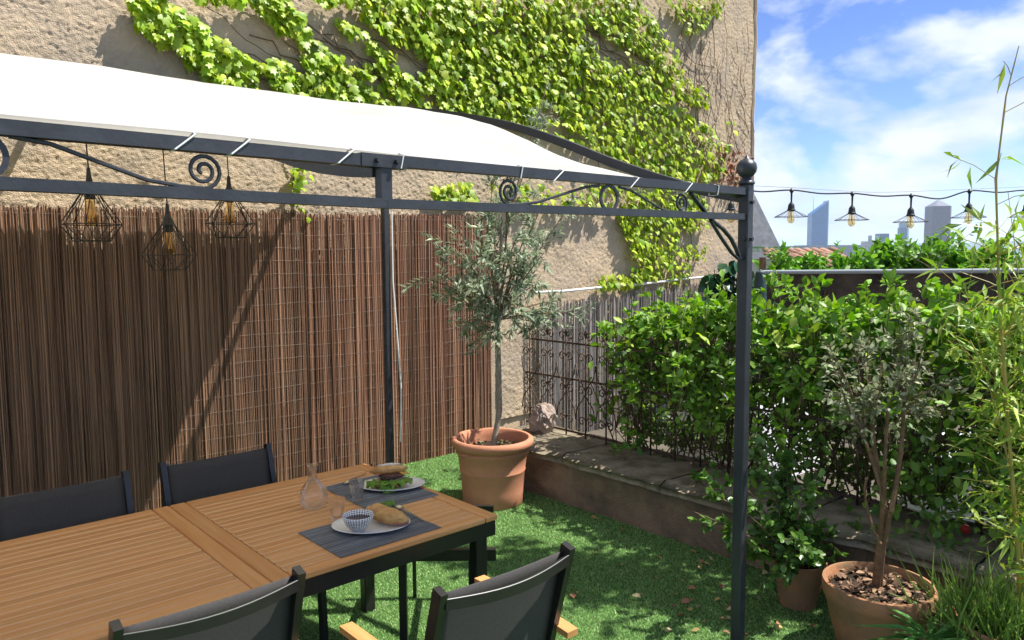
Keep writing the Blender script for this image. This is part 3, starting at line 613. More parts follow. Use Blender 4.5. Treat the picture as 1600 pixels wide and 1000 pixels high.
for y in ys_:
    for me, z in ((bar_me, .362), (sc_me, 1.00), (sc_me, .745), (sc_me, .50), (sc_me, 1.165), (la_me, .74), (lb_me, .72)):
        o = bpy.data.objects.new(me.name.split('.')[0], me); C.objects.link(o); o.parent = rl; o.location = (0+RNG.normal(0, .002), y-2.6, z-.37)
for z in (.40, .82, 1.105): MB().tube([(RX+.008, 4.62, z), (RX+.008, .3, z)], 0, sq=(.006, .016)).build('rail', ironrust, rl)

# ------------------------------------------------------------------ pots
def pot(name, label, c, prof_, m, n=48, group=None):
    t = thing(name, label, 'pot', (c[0], c[1], 0), group); mm = MB().lathe(prof_, n, (c[0], c[1], 0)); mm.build('pot_body', m, t, True); return t
PB = (3.49, 4.13)
k = pot('terracotta_pot', 'large smooth terracotta pot with thick rolled rim holding the olive tree', PB, [(.215, .003), (.222, .012), (.224, .10), (.235, .235), (.239, .242), (.241, .252), (.238, .258), (.252, .36), (.266, .375), (.270, .395), (.262, .405), (.283, .418), (.298, .436), (.302, .455), (.297, .474), (.284, .484), (.266, .482), (.256, .468), (.250, .43), (.238, .36), (.001, .36)], terr)
def soilo(c, r, z, t, seed=0):
    n_ = 40; X_, Y_ = np.meshgrid(np.linspace(-r, r, n_), np.linspace(-r, r, n_), indexing='ij'); ok = np.hypot(X_, Y_); s_ = np.where(ok > r*.98, r*.98/np.maximum(ok, 1e-6), 1)
    Z_ = z+.03*(fbm(X_*22, Y_*22, 3, 46)-.4); I = np.arange(n_*n_).reshape(n_, n_)
    obj_np('soil', np.stack([c[0]+X_*s_, c[1]+Y_*s_, Z_], -1).reshape(-1, 3), np.stack([I[:-1, :-1], I[1:, :-1], I[1:, 1:], I[:-1, 1:]], -1).reshape(-1, 4), soil, t, None, False)
soilo(PB, .238, .385, k)
a_ = pd(1247, 930, 3.88); PS = (a_[0], a_[1])
k2 = pot('terracotta_pot', 'small terracotta pot with banded foot under the glossy green shrub', PS, [(.088, .003), (.090, .035), (.096, .04), (.096, .05), (.112, .13), (.125, .175), (.132, .215), (.135, .235), (.128, .24), (.122, .225), (.112, .17), (.001, .17)], terr_old); soilo(PS, .118, .195, k2)
a_ = pd(1373, 912, 3.38); PM = (a_[0], a_[1])
k3 = pot('terracotta_pot', 'weathered wide terracotta pot with the bare-stemmed grey shrub and bark mulch', PM, [(.150, .003), (.165, .03), (.195, .14), (.222, .25), (.230, .262), (.234, .275), (.238, .315), (.234, .330), (.220, .332), (.212, .315), (.205, .26), (.001, .255)], terr_old); soilo(PM, .208, .290, k3)
a_ = pd(1585, 975, 3.05); PT = (a_[0], a_[1])
k4 = pot('terracotta_pot', 'mossy terracotta pot overgrown with grass below the bamboo', PT, [(.15, .003), (.17, .04), (.20, .2), (.215, .27), (.222, .30), (.212, .31), (.2, .28), (.19, .24), (.001, .24)], terr_old); soilo(PT, .195, .27, k4)
# mulch chips, one thing of uncountable litter per pot
def mulch(c, r, z, n_, par, ca, cb):
    A = RNG.uniform(0, 6.28, n_); R_ = r*np.sqrt(RNG.random(n_)); pos = np.stack([c[0]+R_*np.cos(A), c[1]+R_*np.sin(A), z+RNG.random(n_)*.03], -1); d = rn(n_); d[:, 2] *= .25
    leafobj('mulch', pos, d, np.array([0, 0, 1.])+rn(n_, .35), RNG.uniform(.02, .05, n_), S_ELL, mixcol(n_, ca, cb, .3), mat('dry_litter', (.2, .1, .05), .9, attr=True, spec=.1), par)
mulch(PM, .2, .285, 420, k3, (.10, .06, .04), (.30, .19, .12)); mulch(PS, .11, .195, 60, k2, (.08, .05, .03), (.2, .12, .07)); mulch(PB, .23, .385, 160, k, (.07, .06, .03), (.16, .15, .08)); mulch(PT, .19, .27, 90, k4, (.12, .08, .05), (.3, .2, .12))

# ------------------------------------------------------------------ plants
def grow(t, base, targets, r0, leafn, leaflen, shape, ca, cb, m, stem_m=bark, bendv=.12, spread=.09, start=.35, name='foliage', droop=.1, upn=(0, 0, 1), fork=4, stemname='stem'):
    P_, D_, N_ = [], [], []; sm = MB(); base = np.asarray(base, float)
    for tg in targets:
        tg = np.asarray(tg, float); mid = (base+tg)/2+np.array([0, 0, bendv])*np.linalg.norm(tg-base)+RNG.normal(0, .03, 3); c_ = bez(base, mid, tg, 10)
        sm.tube([tuple(v) for v in c_], list(np.linspace(r0, r0*.22, 10)), 5)
        for j in range(fork):
            s_ = RNG.uniform(start, 1); p0 = bez(base, mid, tg, 50)[int(s_*49)]; dd = nrm(RNG.normal(0, 1, 3)+nrm(tg-base)*.9); p1 = p0+dd*spread*RNG.uniform(.7, 2.0); p1[2] -= droop*spread
            cc_ = bez(p0, (p0+p1)/2+RNG.normal(0, .012, 3), p1, 6); sm.tube([tuple(v) for v in cc_], [r0*.25]*3+[r0*.15]*3, 4)
            u = RNG.random(leafn)**.8; q = bez(p0, (p0+p1)/2, p1, 40)[(u*39).astype(int)]; P_.append(q); ax = nrm(p1-p0); rd = nrm(rn(leafn)); rd -= ax*np.sum(rd*ax, -1, keepdims=True); D_.append(nrm(nrm(rd)*.8+ax*.75)); N_.append(np.array(upn)+rn(leafn, .55))
    P_, D_, N_ = map(np.vstack, (P_, D_, N_)); n_ = len(P_); sz = leaflen*RNG.uniform(.6, 1.25, n_)
    leafobj(name, P_, D_, N_, sz, shape, mixcol(n_, ca, cb, .18), m, t)
    sm.build(stemname, stem_m, t, True)
    return P_
# olive tree in the large pot
ot = thing('olive_tree', 'silvery olive tree with a slim trunk in the large terracotta pot', 'tree', (PB[0], PB[1], .38))
tb0 = np.array([PB[0]+.02, PB[1]+.02, .38]); zo = float((fw[0]*PB[0]+fw[1]*PB[1]))+.15
trk = [tuple(tb0), tuple(pd(781, 640, zo)), tuple(pd(779, 560, zo)), tuple(pd(777, 500, zo)), tuple(pd(780, 430, zo)), tuple(pd(784, 360, zo))]
MB().tube(trk, [.024, .019, .018, .017, .014, .010], 10).build('trunk', mat('pale_bark', (.34, .30, .23), .9, 0, .4, 20, bump=.5, spec=.2), ot, True)
OT = [(700, 365, -.1), (685, 425, -.1), (715, 470, -.2), (725, 510, -.2), (745, 395, -.25), (790, 310, .1), (770, 290, .2), (800, 290, .1), (775, 320, -.1), (805, 375, -.3), (830, 345, -.15), (885, 330, .05), (850, 395, -.2), (870, 470, .1), (800, 470, -.35), (770, 520, -.25), (835, 505, -.1), (740, 440, -.3), (760, 340, .0), (815, 420, -.1), (855, 300, .15), (720, 420, .2), (790, 440, .25), (845, 440, .3), (760, 470, .2), (895, 490, .0), (665, 435, 0)]
crown = [pd(x, y, zo+d) for x, y, d in OT]
grow(ot, pd(778, 500, zo), crown, .010, 20, .072, S_OLIVE, (.15, .20, .115), (.42, .48, .34), leafm_olive, bendv=.1, spread=.13, fork=7, name='crown', stemname='limb')
shoots = [pd(858, 105, zo+.2), pd(848, 150, zo+.15), pd(866, 165, zo+.3), pd(795, 250, zo+.1)]
grow(ot, pd(790, 350, zo), shoots, .006, 9, .05, S_OLIVE, (.15, .20, .115), (.42, .48, .34), leafm_olive, bendv=.02, spread=.06, fork=12, name='crown_shoots', start=.55, stemname='limb')
# grey shrub in the wide pot
gs_ = thing('potted_shrub', 'grey-green shrub with several bare brown stems in the weathered wide pot', 'shrub', (PM[0], PM[1], .27))
zs = float(fw[0]*PM[0]+fw[1]*PM[1]); b0 = np.array([PM[0]+.02, PM[1]+.02, .27]); fk = pd(1382, 790, zs)
sm = MB()
for a, b, r in ((b0, fk, .020), (b0+np.array([.02, -.012, 0]), pd(1392, 800, zs-.03), .012), (fk, pd(1352, 690, zs), .010), (fk, pd(1362, 660, zs+.05), .012), (pd(1392, 800, zs-.03), pd(1412, 640, zs), .011), (fk, pd(1388, 640, zs-.06), .009), (pd(1376, 850, zs), pd(1352, 770, zs+.03), .007), (pd(1352, 770, zs+.03), pd(1356, 745, zs), .006)):
    cpts = bez(a, (np.asarray(a)+b)/2+RNG.normal(0, .015, 3), b, 8); sm.tube([tuple(v) for v in cpts], list(np.linspace(r, r*.75, 8)), 8)
sm.build('trunk', mat('brown_bark', (.26, .15, .085), .9, 0, .5, 30, bump=.6, spec=.2), gs_, True)
GA = [(1280, 520), (1300, 610), (1318, 645), (1290, 545), (1310, 580), (1330, 520), (1345, 600)]; GB = [(1360, 500), (1375, 540), (1350, 560), (1385, 590), (1365, 620)]; GC = [(1450, 500), (1445, 650), (1395, 660), (1480, 590), (1410, 455), (1425, 500), (1405, 540), (1440, 560), (1420, 470), (1455, 610), (1470, 640), (1400, 580)]
allp = []
for (bx, by), G in (((1352, 690), GA), ((1362, 660), GB), ((1412, 640), GC)):
    tg = [pd(x, y, zs+RNG.normal(0, .12)) for x, y in G]
    grow(gs_, pd(bx, by, zs), tg, .0050, 5, .031, S_ELL, (.15, .18, .09), (.38, .41, .25), leafm_olive, bendv=.04, spread=.075, fork=9, start=.12, stemname='stem')
# glossy shrub in the small pot
es = thing('potted_shrub', 'bushy glossy green shrub spilling out of the small terracotta pot', 'shrub', (PS[0], PS[1], .19)); ze = float(fw[0]*PS[0]+fw[1]*PS[1])
tg = [pd(x, y, ze+RNG.normal(0, .13)) for x, y in ((1085, 800), (1110, 770), (1130, 820), (1165, 760), (1190, 700), (1205, 740), (1230, 720), (1180, 800), (1220, 800), (1250, 790), (1270, 820), (1285, 840), (1240, 850), (1200, 850), (1260, 760), (1265, 870), (1225, 880), (1195, 690), (1150, 790), (1210, 770), (1280, 800), (1250, 835))]
grow(es, (PS[0], PS[1], .19), tg, .007, 12, .040, S_OVAL, (.045, .115, .022), (.15, .28, .045), mat('shrub_leaf', (.1, .2, .03), .35, attr=True, trans=.2, spec=.5), bendv=.05, spread=.07, fork=10, start=.25)
# bamboo
bb = thing('bamboo', 'tall yellow-stemmed bamboo with narrow bright leaves rising from the grassy pot', 'bamboo', (PT[0], PT[1], .25)); zb = float(fw[0]*PT[0]+fw[1]*PT[1])
cane_m = mat('bamboo_cane', (.50, .33, .07), .4, 0, .4, 12, vcol=(.28, .28, .06)); base = np.array([PT[0], PT[1], .25])
canes = [[pd(1592, 870, zb), pd(1578, 700, zb), pd(1562, 480, zb), pd(1556, 280, zb), pd(1572, 150, zb), pd(1592, 72, zb)], [pd(1615, 860, zb+.1), pd(1610, 650, zb+.15), pd(1590, 420, zb+.2), pd(1575, 300, zb+.25)], [pd(1600, 880, zb+.05), pd(1575, 720, zb+.12), pd(1535, 560, zb+.22), pd(1505, 440, zb+.3)], [pd(1630, 860, zb), pd(1640, 600, zb), pd(1650, 350, zb)]]
P_, D_, N_ = [], [], []; tw = MB()
for ci, cn in enumerate(canes):
    pts = [base+RNG.normal(0, .03, 3)*np.array([1, 1, 0])]+cn; m = MB(); dense = []
    for i in range(len(pts)-1): dense += [pts[i]*(1-t)+pts[i+1]*t for t in np.linspace(0, 1, 6)[:-1]]
    dense.append(pts[-1]); R0 = .0085 if ci == 0 else .005
    rr = np.linspace(R0, R0*.22, len(dense)); rr[::4] *= 1.25
    m.tube([tuple(v) for v in dense], list(rr), 8); m.build('cane', cane_m, bb, True)
    lim = len(dense)*(.80 if ci == 0 else 1.0)
    for j in range(95 if ci == 0 else 62):
        u = RNG.uniform(.18, .98); i = min(int(u*(len(dense)-1)), len(dense)-2); p0 = dense[i]
        if ci == 0 and u > .60 and RNG.random() < .86: continue
        if p0[2] < .6 and RNG.random() < .8: continue
        if ci and p0[2] > 1.75 and RNG.random() < .75: continue
        d = nrm(np.array([RNG.normal(0, 1), RNG.normal(0, 1), RNG.uniform(.2, 1.1)])); p1 = p0+d*RNG.uniform(.08, .28); tw.tube([tuple(p0), tuple((p0+p1)/2+np.array([0, 0, .01])), tuple(p1)], .0016, 4)
        nl = RNG.integers(3, 7) if u < .7 or ci else 2
        for q_ in range(nl): s_ = RNG.uniform(.5, 1); P_.append(p0+(p1-p0)*s_); D_.append(nrm(d*.6+RNG.normal(0, .6, 3)+np.array([0, 0, -.25]))); N_.append(np.array([0, 0, 1])+RNG.normal(0, .5, 3))
tw.build('twigs', cane_m, bb, True, 'stuff')
P_, D_, N_ = map(np.array, (P_, D_, N_)); sz = RNG.uniform(.07, .13, len(P_)); oi_ = RNG.permutation(len(P_)); k_ = oi_[:200]; r_ = oi_[200:]
leaf_parts(P_[k_], D_[k_], N_[k_], sz[k_], S_BAM, 'bam', mat('bamboo_leaf', (.25, .39, .055), .45, trans=.3, orand=.35), bb)
if len(r_): leafobj('foliage', P_[r_], D_[r_], N_[r_], sz[r_], S_BAM, mixcol(len(r_), (.16, .30, .04), (.38, .46, .08)), leafm, bb)
# grass tuft in that pot and the fan palm in front of it
gt = thing('grass_tuft', 'tuft of long green grass spilling from the mossy pot', 'grass', (PT[0], PT[1], .27)); n_ = 500
gp = np.stack([PT[0]+RNG.normal(-.06, .09, n_), PT[1]+RNG.normal(.05, .09, n_), np.full(n_, .25)], -1); gd = np.array([-.05, .05, 1.])+rn(n_, .38)
leafobj('blades', gp, gd, rn(n_), RNG.uniform(.12, .34, n_), narrow(.016, .22), mixcol(n_, (.08, .17, .03), (.22, .32, .07)), leafm, gt)
fp = pd(1455, 985, 3.02); fpm = thing('fan_palm', 'small fan palm with split green leaves between the terracotta pots', 'palm', (fp[0], fp[1], 0))
pm_ = mat('palm_leaf', (.07, .20, .035), .4, trans=.2, orand=.25); MB().tube([(fp[0], fp[1], 0), (fp[0]-.01, fp[1], .12), (fp[0], fp[1], .24)], [.02, .014, .008], 6).build('stem', bark, fpm, True)
pp = np.array([[fp[0], fp[1], .245+.01*(i % 3)] for i in range(26)]); an = np.linspace(0, 6.28, 26)+RNG.normal(0, .1, 26); pdr = np.stack([np.cos(an), np.sin(an), RNG.uniform(-.1, .45, 26)], -1)
leaf_parts(pp, pdr, np.array([0, 0, 1.])+rn(26, .15), RNG.uniform(.18, .30, 26), narrow(.07, .16), 'palm', pm_, fpm)

# hedge of climbers over the railing
hg = thing('climbing_hedge', 'dense bright green climbing hedge sprawling over the iron railing', 'hedge', (4.5, 2.2, .37))
hm = mat('hedge_leaf', (.20, .37, .035), .42, trans=.36, orand=.42, spec=.4)
def ztop(y): return np.interp(y, [.0, .6, 1.2, 2.0, 2.6, 3.1, 3.5, 3.8, 4.05], [1.50, 1.50, 1.50, 1.50, 1.44, 1.40, 1.36, 1.18, .95])
n_ = 15000; hy = RNG.uniform(-.3, 3.78, n_); zt = ztop(hy)+.14*(fbm(hy*3.3, hy*0+1, 3, 33)-.5)+.12*(fbm(hy*9, hy*0+4, 2, 35)-.5)
f_ = RNG.beta(1.15, 1.5, n_); hz = zt-.74*f_; wd = .28*np.sqrt(np.clip(np.minimum(f_*4+.12, 1), 0, 1)); hx = 4.53+RNG.normal(0, .5, n_)*wd*1.15
gap = fbm(hy*4.2, hz*4.2, 3, 36); kp = (gap > .36) | (f_ < .22); hx, hy, hz, f_ = hx[kp], hy[kp], hz[kp], f_[kp]; n_ = len(hx)
pos = np.stack([hx, hy, hz], -1); dirs = np.array([-.35, -.15, .15])+rn(n_, .75); nors = np.array([-.25, -.2, 1.])+rn(n_, .5); sz = RNG.uniform(.035, .095, n_)
prm = pos @ fw; key_ = -(hz+.3*(4.42-hx)) ; big = np.argsort(key_+RNG.normal(0, .12, n_))[:300]; mk = np.ones(n_, bool); mk[big] = False
leaf_parts(pos[big], dirs[big], nors[big], sz[big]*1.12, S_ELL, 'hedge', hm, hg)
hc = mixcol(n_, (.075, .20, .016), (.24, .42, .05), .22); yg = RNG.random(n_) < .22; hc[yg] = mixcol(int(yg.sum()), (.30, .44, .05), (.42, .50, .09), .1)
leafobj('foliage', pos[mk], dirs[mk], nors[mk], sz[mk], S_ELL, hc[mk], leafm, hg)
n2_ = 15000; hy = RNG.uniform(-.3, 3.7, n2_); pos = np.stack([RNG.normal(4.62, .12, n2_), hy, RNG.uniform(.38, 1.0, n2_)**1], -1)
g2 = fbm(hy*3, pos[:, 2]*3, 3, 37) > .40; pos = pos[g2]; n2_ = len(pos)
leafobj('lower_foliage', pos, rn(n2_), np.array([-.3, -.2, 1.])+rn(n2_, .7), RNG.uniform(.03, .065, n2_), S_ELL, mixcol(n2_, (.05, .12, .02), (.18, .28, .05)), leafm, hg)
n3_ = 3600; hy = RNG.uniform(-.2, 3.0, n3_); pos = np.stack([RNG.normal(4.14, .09, n3_), hy, .40+.75*RNG.random(n3_)], -1)
g3 = fbm(hy*3.4, pos[:, 2]*3.4, 3, 39) > .50; pos = pos[g3]; n3_ = len(pos)
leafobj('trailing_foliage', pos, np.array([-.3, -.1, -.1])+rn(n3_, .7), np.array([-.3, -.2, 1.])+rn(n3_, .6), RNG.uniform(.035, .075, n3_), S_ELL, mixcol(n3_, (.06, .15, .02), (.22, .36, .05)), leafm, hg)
n4_ = 900; hy = RNG.uniform(-.1, 1.9, n4_); pos = np.stack([RNG.normal(3.92, .09, n4_), hy, .36+.22*RNG.random(n4_)**1.6], -1); g4 = fbm(hy*4, pos[:, 0]*6, 3, 41) > .46; pos = pos[g4]; n4_ = len(pos)
leafobj('trailing_foliage', pos, np.array([-.4, -.1, .1])+rn(n4_, .7), np.array([-.2, -.2, 1.])+rn(n4_, .5), RNG.uniform(.03, .06, n4_), S_ELL, mixcol(n4_, (.05, .13, .02), (.18, .30, .05)), leafm, hg)
sm = MB()
for i in range(100):
    y = RNG.uniform(-.2, 3.7); a = np.array([RNG.normal(4.36, .06), y, .34]); b = np.array([RNG.normal(4.4, .12), y+RNG.normal(0, .35), min(ztop(y)-.1, 1.35)+RNG.normal(0, .12)]); c_ = bez(a, (a+b)/2+RNG.normal(0, .12, 3), b, 9); sm.tube([tuple(v) for v in c_], list(np.linspace(.0065, .002, 9)*RNG.uniform(.5, 1.3)), 4)
for i in range(60):
    y = RNG.uniform(-.2, 3.8); z = RNG.uniform(.4, .8); a = np.array([4.3+RNG.normal(0, .04), y, z]); b = a+np.array([RNG.normal(0, .05), RNG.normal(0, .5), RNG.normal(0, .15)]); b[2] = max(b[2], .38); c_ = bez(a, (a+b)/2+RNG.normal(0, .06, 3), b, 7); sm.tube([tuple(v) for v in c_], .0028, 4)
sm.build('twigs', mat('twig', (.10, .065, .04), .9, spec=.1), hg, True, 'stuff')
tips = [pd(x, y, d) for x, y, d in ((960, 500, 5.7), (1090, 450, 5.6), (1180, 455, 5.2), (1215, 430, 5.1), (1290, 450, 4.7), (1350, 445, 4.6), (1400, 450, 4.6), (1450, 440, 4.4), (1500, 450, 4.3), (990, 470, 5.8), (1240, 445, 5), (1330, 480, 4.4), (940, 510, 5.6))]
tips += [np.array([RNG.uniform(4.2, 4.65), y, float(ztop(y))+RNG.uniform(.02, .14)]) for y in RNG.uniform(.3, 3.6, 26)]+[np.array([RNG.uniform(3.98, 4.15), y, RNG.uniform(.7, 1.3)]) for y in RNG.uniform(.4, 3.4, 26)]
for tg_ in tips:
    b0_ = tg_+np.array([RNG.normal(0, .06), RNG.normal(0, .06), -.28]); grow(hg, b0_, [tg_], .004, 7, .06, S_ELL, (.12, .27, .02), (.26, .42, .06), leafm, bendv=.05, spread=.07, fork=5, start=.3, name='shoot_leaves', stemname='shoot')
# low sprigs growing on the coping
for i, (x, y, z) in enumerate(((1010, 690, .37), (1100, 745, .37), (1130, 770, .34), (978, 705, .37))):
    b0_ = pz(x, y+14, z); sp = thing('sprig', ('young green sprig growing at the foot of the railing', 'leafy sprig leaning over the coping edge', 'green sprig hanging beside the glossy shrub', 'tiny sprig on the coping next to the rock')[i], 'plant', tuple(b0_))
    grow(sp, b0_, [b0_+np.array([-.06, -.02, .09]), b0_+np.array([.0, -.07, .13]), b0_+np.array([-.02, .06, .07])], .0025, 4, .055, S_OVAL, (.08, .2, .03), (.16, .32, .05), leafm, spread=.035, fork=2, start=.5)

# ------------------------------------------------------------------ vine on the wall
iv = thing('wall_vine', 'bright green lobed-leaf vine climbing across the house wall', 'vine', (5, WY, 1.5))
POLY = [[(200, 0), (262, 0), (330, 55), (398, 100), (402, 142), (330, 132), (285, 85), (212, 42)],
        [(262, 0), (1002, 0), (1042, 62), (1066, 105), (1092, 160), (1100, 190), (1146, 190), (1138, 225), (1122, 278), (1062, 286), (1000, 268), (870, 215), (760, 185), (570, 172), (540, 162), (470, 150), (430, 140), (360, 62), (300, 30)],
        [(1030, 0), (1128, 0), (1118, 30), (1072, 60), (1056, 22)], [(1085, 132), (1106, 140), (1104, 168), (1092, 160)],
        [(960, 332), (985, 292), (1040, 288), (1096, 300), (1112, 350), (1062, 366), (1046, 402), (1030, 432), (988, 440), (984, 388)], [(1046, 376), (1096, 382), (1100, 408), (1052, 398)], [(1040, 402), (1078, 410), (1070, 446), (1040, 440)],
        [(930, 430), (1010, 424), (1000, 448), (925, 452)], [(668, 292), (736, 282), (742, 318), (676, 316)], [(440, 258), (494, 256), (470, 300), (480, 342), (452, 345), (452, 300)], [(740, 286), (980, 290), (955, 330), (800, 318)]]
P_ = []
for i, pg in enumerate(POLY):
    xs = [a for a, b in pg]; ys = [b for a, b in pg]; ar = (max(xs)-min(xs))*(max(ys)-min(ys)); cnt = int(ar*(.060 if i == 1 else .058))
    x = RNG.uniform(min(xs), max(xs), cnt); y = RNG.uniform(min(ys)-(10 if min(ys) == 0 else 0), max(ys), cnt); ok = inpoly(x, np.maximum(y, .5), pg)
    if i == 1:
        u = (x*.80+y*.60)/115; v = (-x*.60+y*.80)/34; nz = fbm(u, v, 3, 24); edge = np.clip((x-620)/500, 0, 1); ok &= nz > (.45-.16*edge)
    if i in (5, 6, 9, 10): ok &= RNG.random(cnt) < (.8 if i != 9 else .25)
    if i == 10: ok &= RNG.random(cnt) < .45
    for a, b in zip(x[ok], y[ok]): P_.append(py_(a, b, WY-.045))
P_ = np.array(P_); n_ = len(P_); P_[:, 1] -= RNG.random(n_)**1.5*.075
D_ = np.array([0, -.35, -1.])+rn(n_, .38); N_ = np.array([.15, -1., .75])+rn(n_, .3); sz = .035+.062*RNG.random(n_)**1.3
dist = P_ @ fw; vis = np.argsort(-(sz/dist)*(P_[:, 1] < WY-.06)); k_ = vis[:300]; mk = np.ones(n_, bool); mk[k_] = False
leaf_parts(P_[k_], D_[k_], N_[k_], sz[k_], S_IVY, 'ivy', mat('vine_leaf', (.30, .46, .018), .45, trans=.34, orand=.38), iv)
leafobj('foliage', P_[mk], D_[mk], N_[mk], sz[mk], S_IVY, mixcol(int(mk.sum()), (.16, .30, .008), (.46, .54, .025), .22), leafm, iv)
sm = MB()
def vinepath(pts, r): sm.tube([tuple(py_(x, y, WY-.022)+RNG.normal(0, .004, 3)) for x, y in pts], r, 4, cap=False)
for i in range(30):                                                # dry stems by the corner
    x = RNG.uniform(1062, 1168); y0 = RNG.uniform(-10, 200); y1 = y0+RNG.uniform(60, 180); ks = np.linspace(0, 1, 9); ph = RNG.uniform(0, 6)
    vinepath([(x+RNG.normal(0, 7)*t+3*math.sin(t*7+ph), min(y0+(y1-y0)*t, 300)) for t in ks], RNG.uniform(.002, .005))
for i in range(34):
    x = RNG.uniform(300, 1000); y = RNG.uniform(-10, 120); vinepath([(x+k*16+RNG.normal(0, 4), y+k*11+RNG.normal(0, 4)) for k in range(9)], RNG.uniform(.003, .006))
for x0 in (1010, 1030, 1075, 455, 935): vinepath([(x0+RNG.normal(0, 4), 240+k*24) for k in range(8 if x0 > 1000 else 4)], .005)
sm.build('stems', mat('vine_stem', (.13, .085, .055), .9, spec=.1), iv, True, 'stuff')
n_ = 170; x = RNG.normal(1147, 17, n_); y = RNG.normal(262, 22, n_); pos = np.array([py_(min(a, 1172), b, WY-.05-.04*RNG.random()) for a, b in zip(x, y)])
leafobj('dry_leaves', pos, np.array([0, -.2, -1.])+rn(n_, .6), np.array([.1, -1, .4])+rn(n_, .5), RNG.uniform(.04, .09, n_), S_ELL, mixcol(n_, (.20, .07, .035), (.36, .16, .09)), mat('dry_leaf', (.3, .1, .05), .8, attr=True, trans=.1), iv)
# dark glossy ivy at the wall end
gi = thing('ivy_clump', 'clump of dark glossy ivy at the end of the grey reed screen', 'ivy', (7.9, 5.1, 0)); n_ = 260
x = RNG.uniform(1098, 1182, n_); y = RNG.uniform(404, 486, n_); ok = ((x-1142)/42)**2+((y-448)/42)**2 < 1; pos = np.array([pd(a, b, 8.6+RNG.random()*.35) for a, b in zip(x[ok], y[ok])]); n_ = len(pos); D_ = np.array([-.2, -.3, -1.])+rn(n_, .5); N_ = np.array([.1, -.7, .9])+rn(n_, .4); sz = RNG.uniform(.10, .19, n_)
leaf_parts(pos[:120], D_[:120], N_[:120], sz[:120], S_OVAL, 'givy', mat('dark_ivy_leaf', (.022, .075, .028), .25, trans=.08, orand=.4), gi); leafobj('foliage', pos[120:], D_[120:], N_[120:], sz[120:], S_OVAL, mixcol(n_-120, (.015, .05, .02), (.04, .11, .04)), leafm_gloss, gi)
MB().tube([(7.9, 5.15, -.1), (7.95, 5.1, .7), (7.9, 5.0, 1.4)], [.04, .03, .015], 7).build('stem', bark, gi, True)

# ------------------------------------------------------------------ beyond the railing
wc = mat('white_cover', (.62, .62, .65), .8, 0, .08, 6, bump=.2, bscale=20)
def cover(label, c, sx, sy, h, seed):
    n_ = 44; X_, Y_ = np.meshgrid(np.linspace(-1, 1, n_), np.linspace(-1, 1, n_), indexing='ij'); e = np.maximum(np.abs(X_), np.abs(Y_)); d = np.clip((1-e)/.22, 0, 1); Z_ = -.1+h*(d*d*(3-2*d))*(.8+.4*fbm(X_*2.2+seed, Y_*2.2, 3, 22))+.05*d*fbm(X_*9+seed, Y_*9, 2, 26); I = np.arange(n_*n_).reshape(n_, n_)
    o = obj_np('furniture_cover', np.stack([c[0]+X_*sx, c[1]+Y_*sy, Z_], -1).reshape(-1, 3), np.stack([I[:-1, :-1], I[1:, :-1], I[1:, 1:], I[:-1, 1:]], -1).reshape(-1, 4), wc, None, None, True); return tag(o, label, 'cover', 'white covers beyond the railing')
cover('white cover draped over furniture behind the railing next to the pergola post', (6.0, 3.6), .5, .5, .62, 0); cover('white crumpled cover behind the railing and the grey potted shrub', (6.3, 1.75), .5, .42, .46, 5)
u_ = pd(1188, 440, 8.0); ps = thing('closed_parasol', 'dark green wrapped parasol standing behind the pergola post', 'parasol', (u_[0], u_[1], -.1))
MB().lathe([(.05, .6), (.085, .75), (.075, 1.2), (.062, 1.5), (.05, 1.6), (.004, 1.63)], 14, (u_[0], u_[1], 0)).build('wrapped_fabric', mat('green_tarp', (.025, .055, .06), .5, 0, .4, 20, bump=.7, bscale=25), ps, True)
MB().tube([(u_[0], u_[1], -.1), (u_[0], u_[1], .65)], .02, 8).build('pole', blackalu, ps, True)
pa, pb = pd(1185, 424, 10.0), pd(1640, 421, 8.6); d_ = (pb-pa); d_[2] = 0; L_ = np.linalg.norm(d_); ex = d_/L_; nrmv = np.array([-ex[1], ex[0], 0])
pw = thing('parapet_wall', 'dark stained parapet wall with a grey pipe on top beyond the hedge', 'wall', tuple((pa+pb)/2*np.array([1, 1, 0])))
nx_, nz_ = 160, 46; U, Z_ = np.meshgrid(np.linspace(0, L_, nx_), np.linspace(-.1, 1, nz_), indexing='ij'); tz = pa[2]+(pb[2]-pa[2])*U/L_-.03; Zr = -.1+(tz+.1)*(Z_+.1)/1.1; hh = fbm(U*7, Zr*7, 4, 28)*.06
Pw = pa[None, None]*np.array([1, 1, 0])+U[..., None]*ex+(-hh)[..., None]*nrmv*(-1); Pw[..., 2] = Zr; I = np.arange(nx_*nz_).reshape(nx_, nz_)
stain = mat('stained_masonry', (.115, .085, .062), .95, 0, .7, 3.5, vcol=(.03, .025, .022), bump=.9, bscale=30, spec=.1)
obj_np('wall_face', Pw.reshape(-1, 3), np.stack([I[:-1, :-1], I[1:, :-1], I[1:, 1:], I[:-1, 1:]], -1).reshape(-1, 4), stain, pw, None, True)
cpt = (pa+pb)/2+nrmv*.13*(1 if np.dot(nrmv, fw) > 0 else -1); MB().box((cpt[0], cpt[1], .66), (L_, .22, 1.5), math.atan2(ex[1], ex[0])).build('core', stain, pw)
MB().tube([tuple(pa+np.array([0, 0, -.012])), tuple(pb+np.array([0, 0, -.012]))], .028, 10).build('top_pipe', mat('grey_pipe', (.33, .36, .38), .45), pw, True)
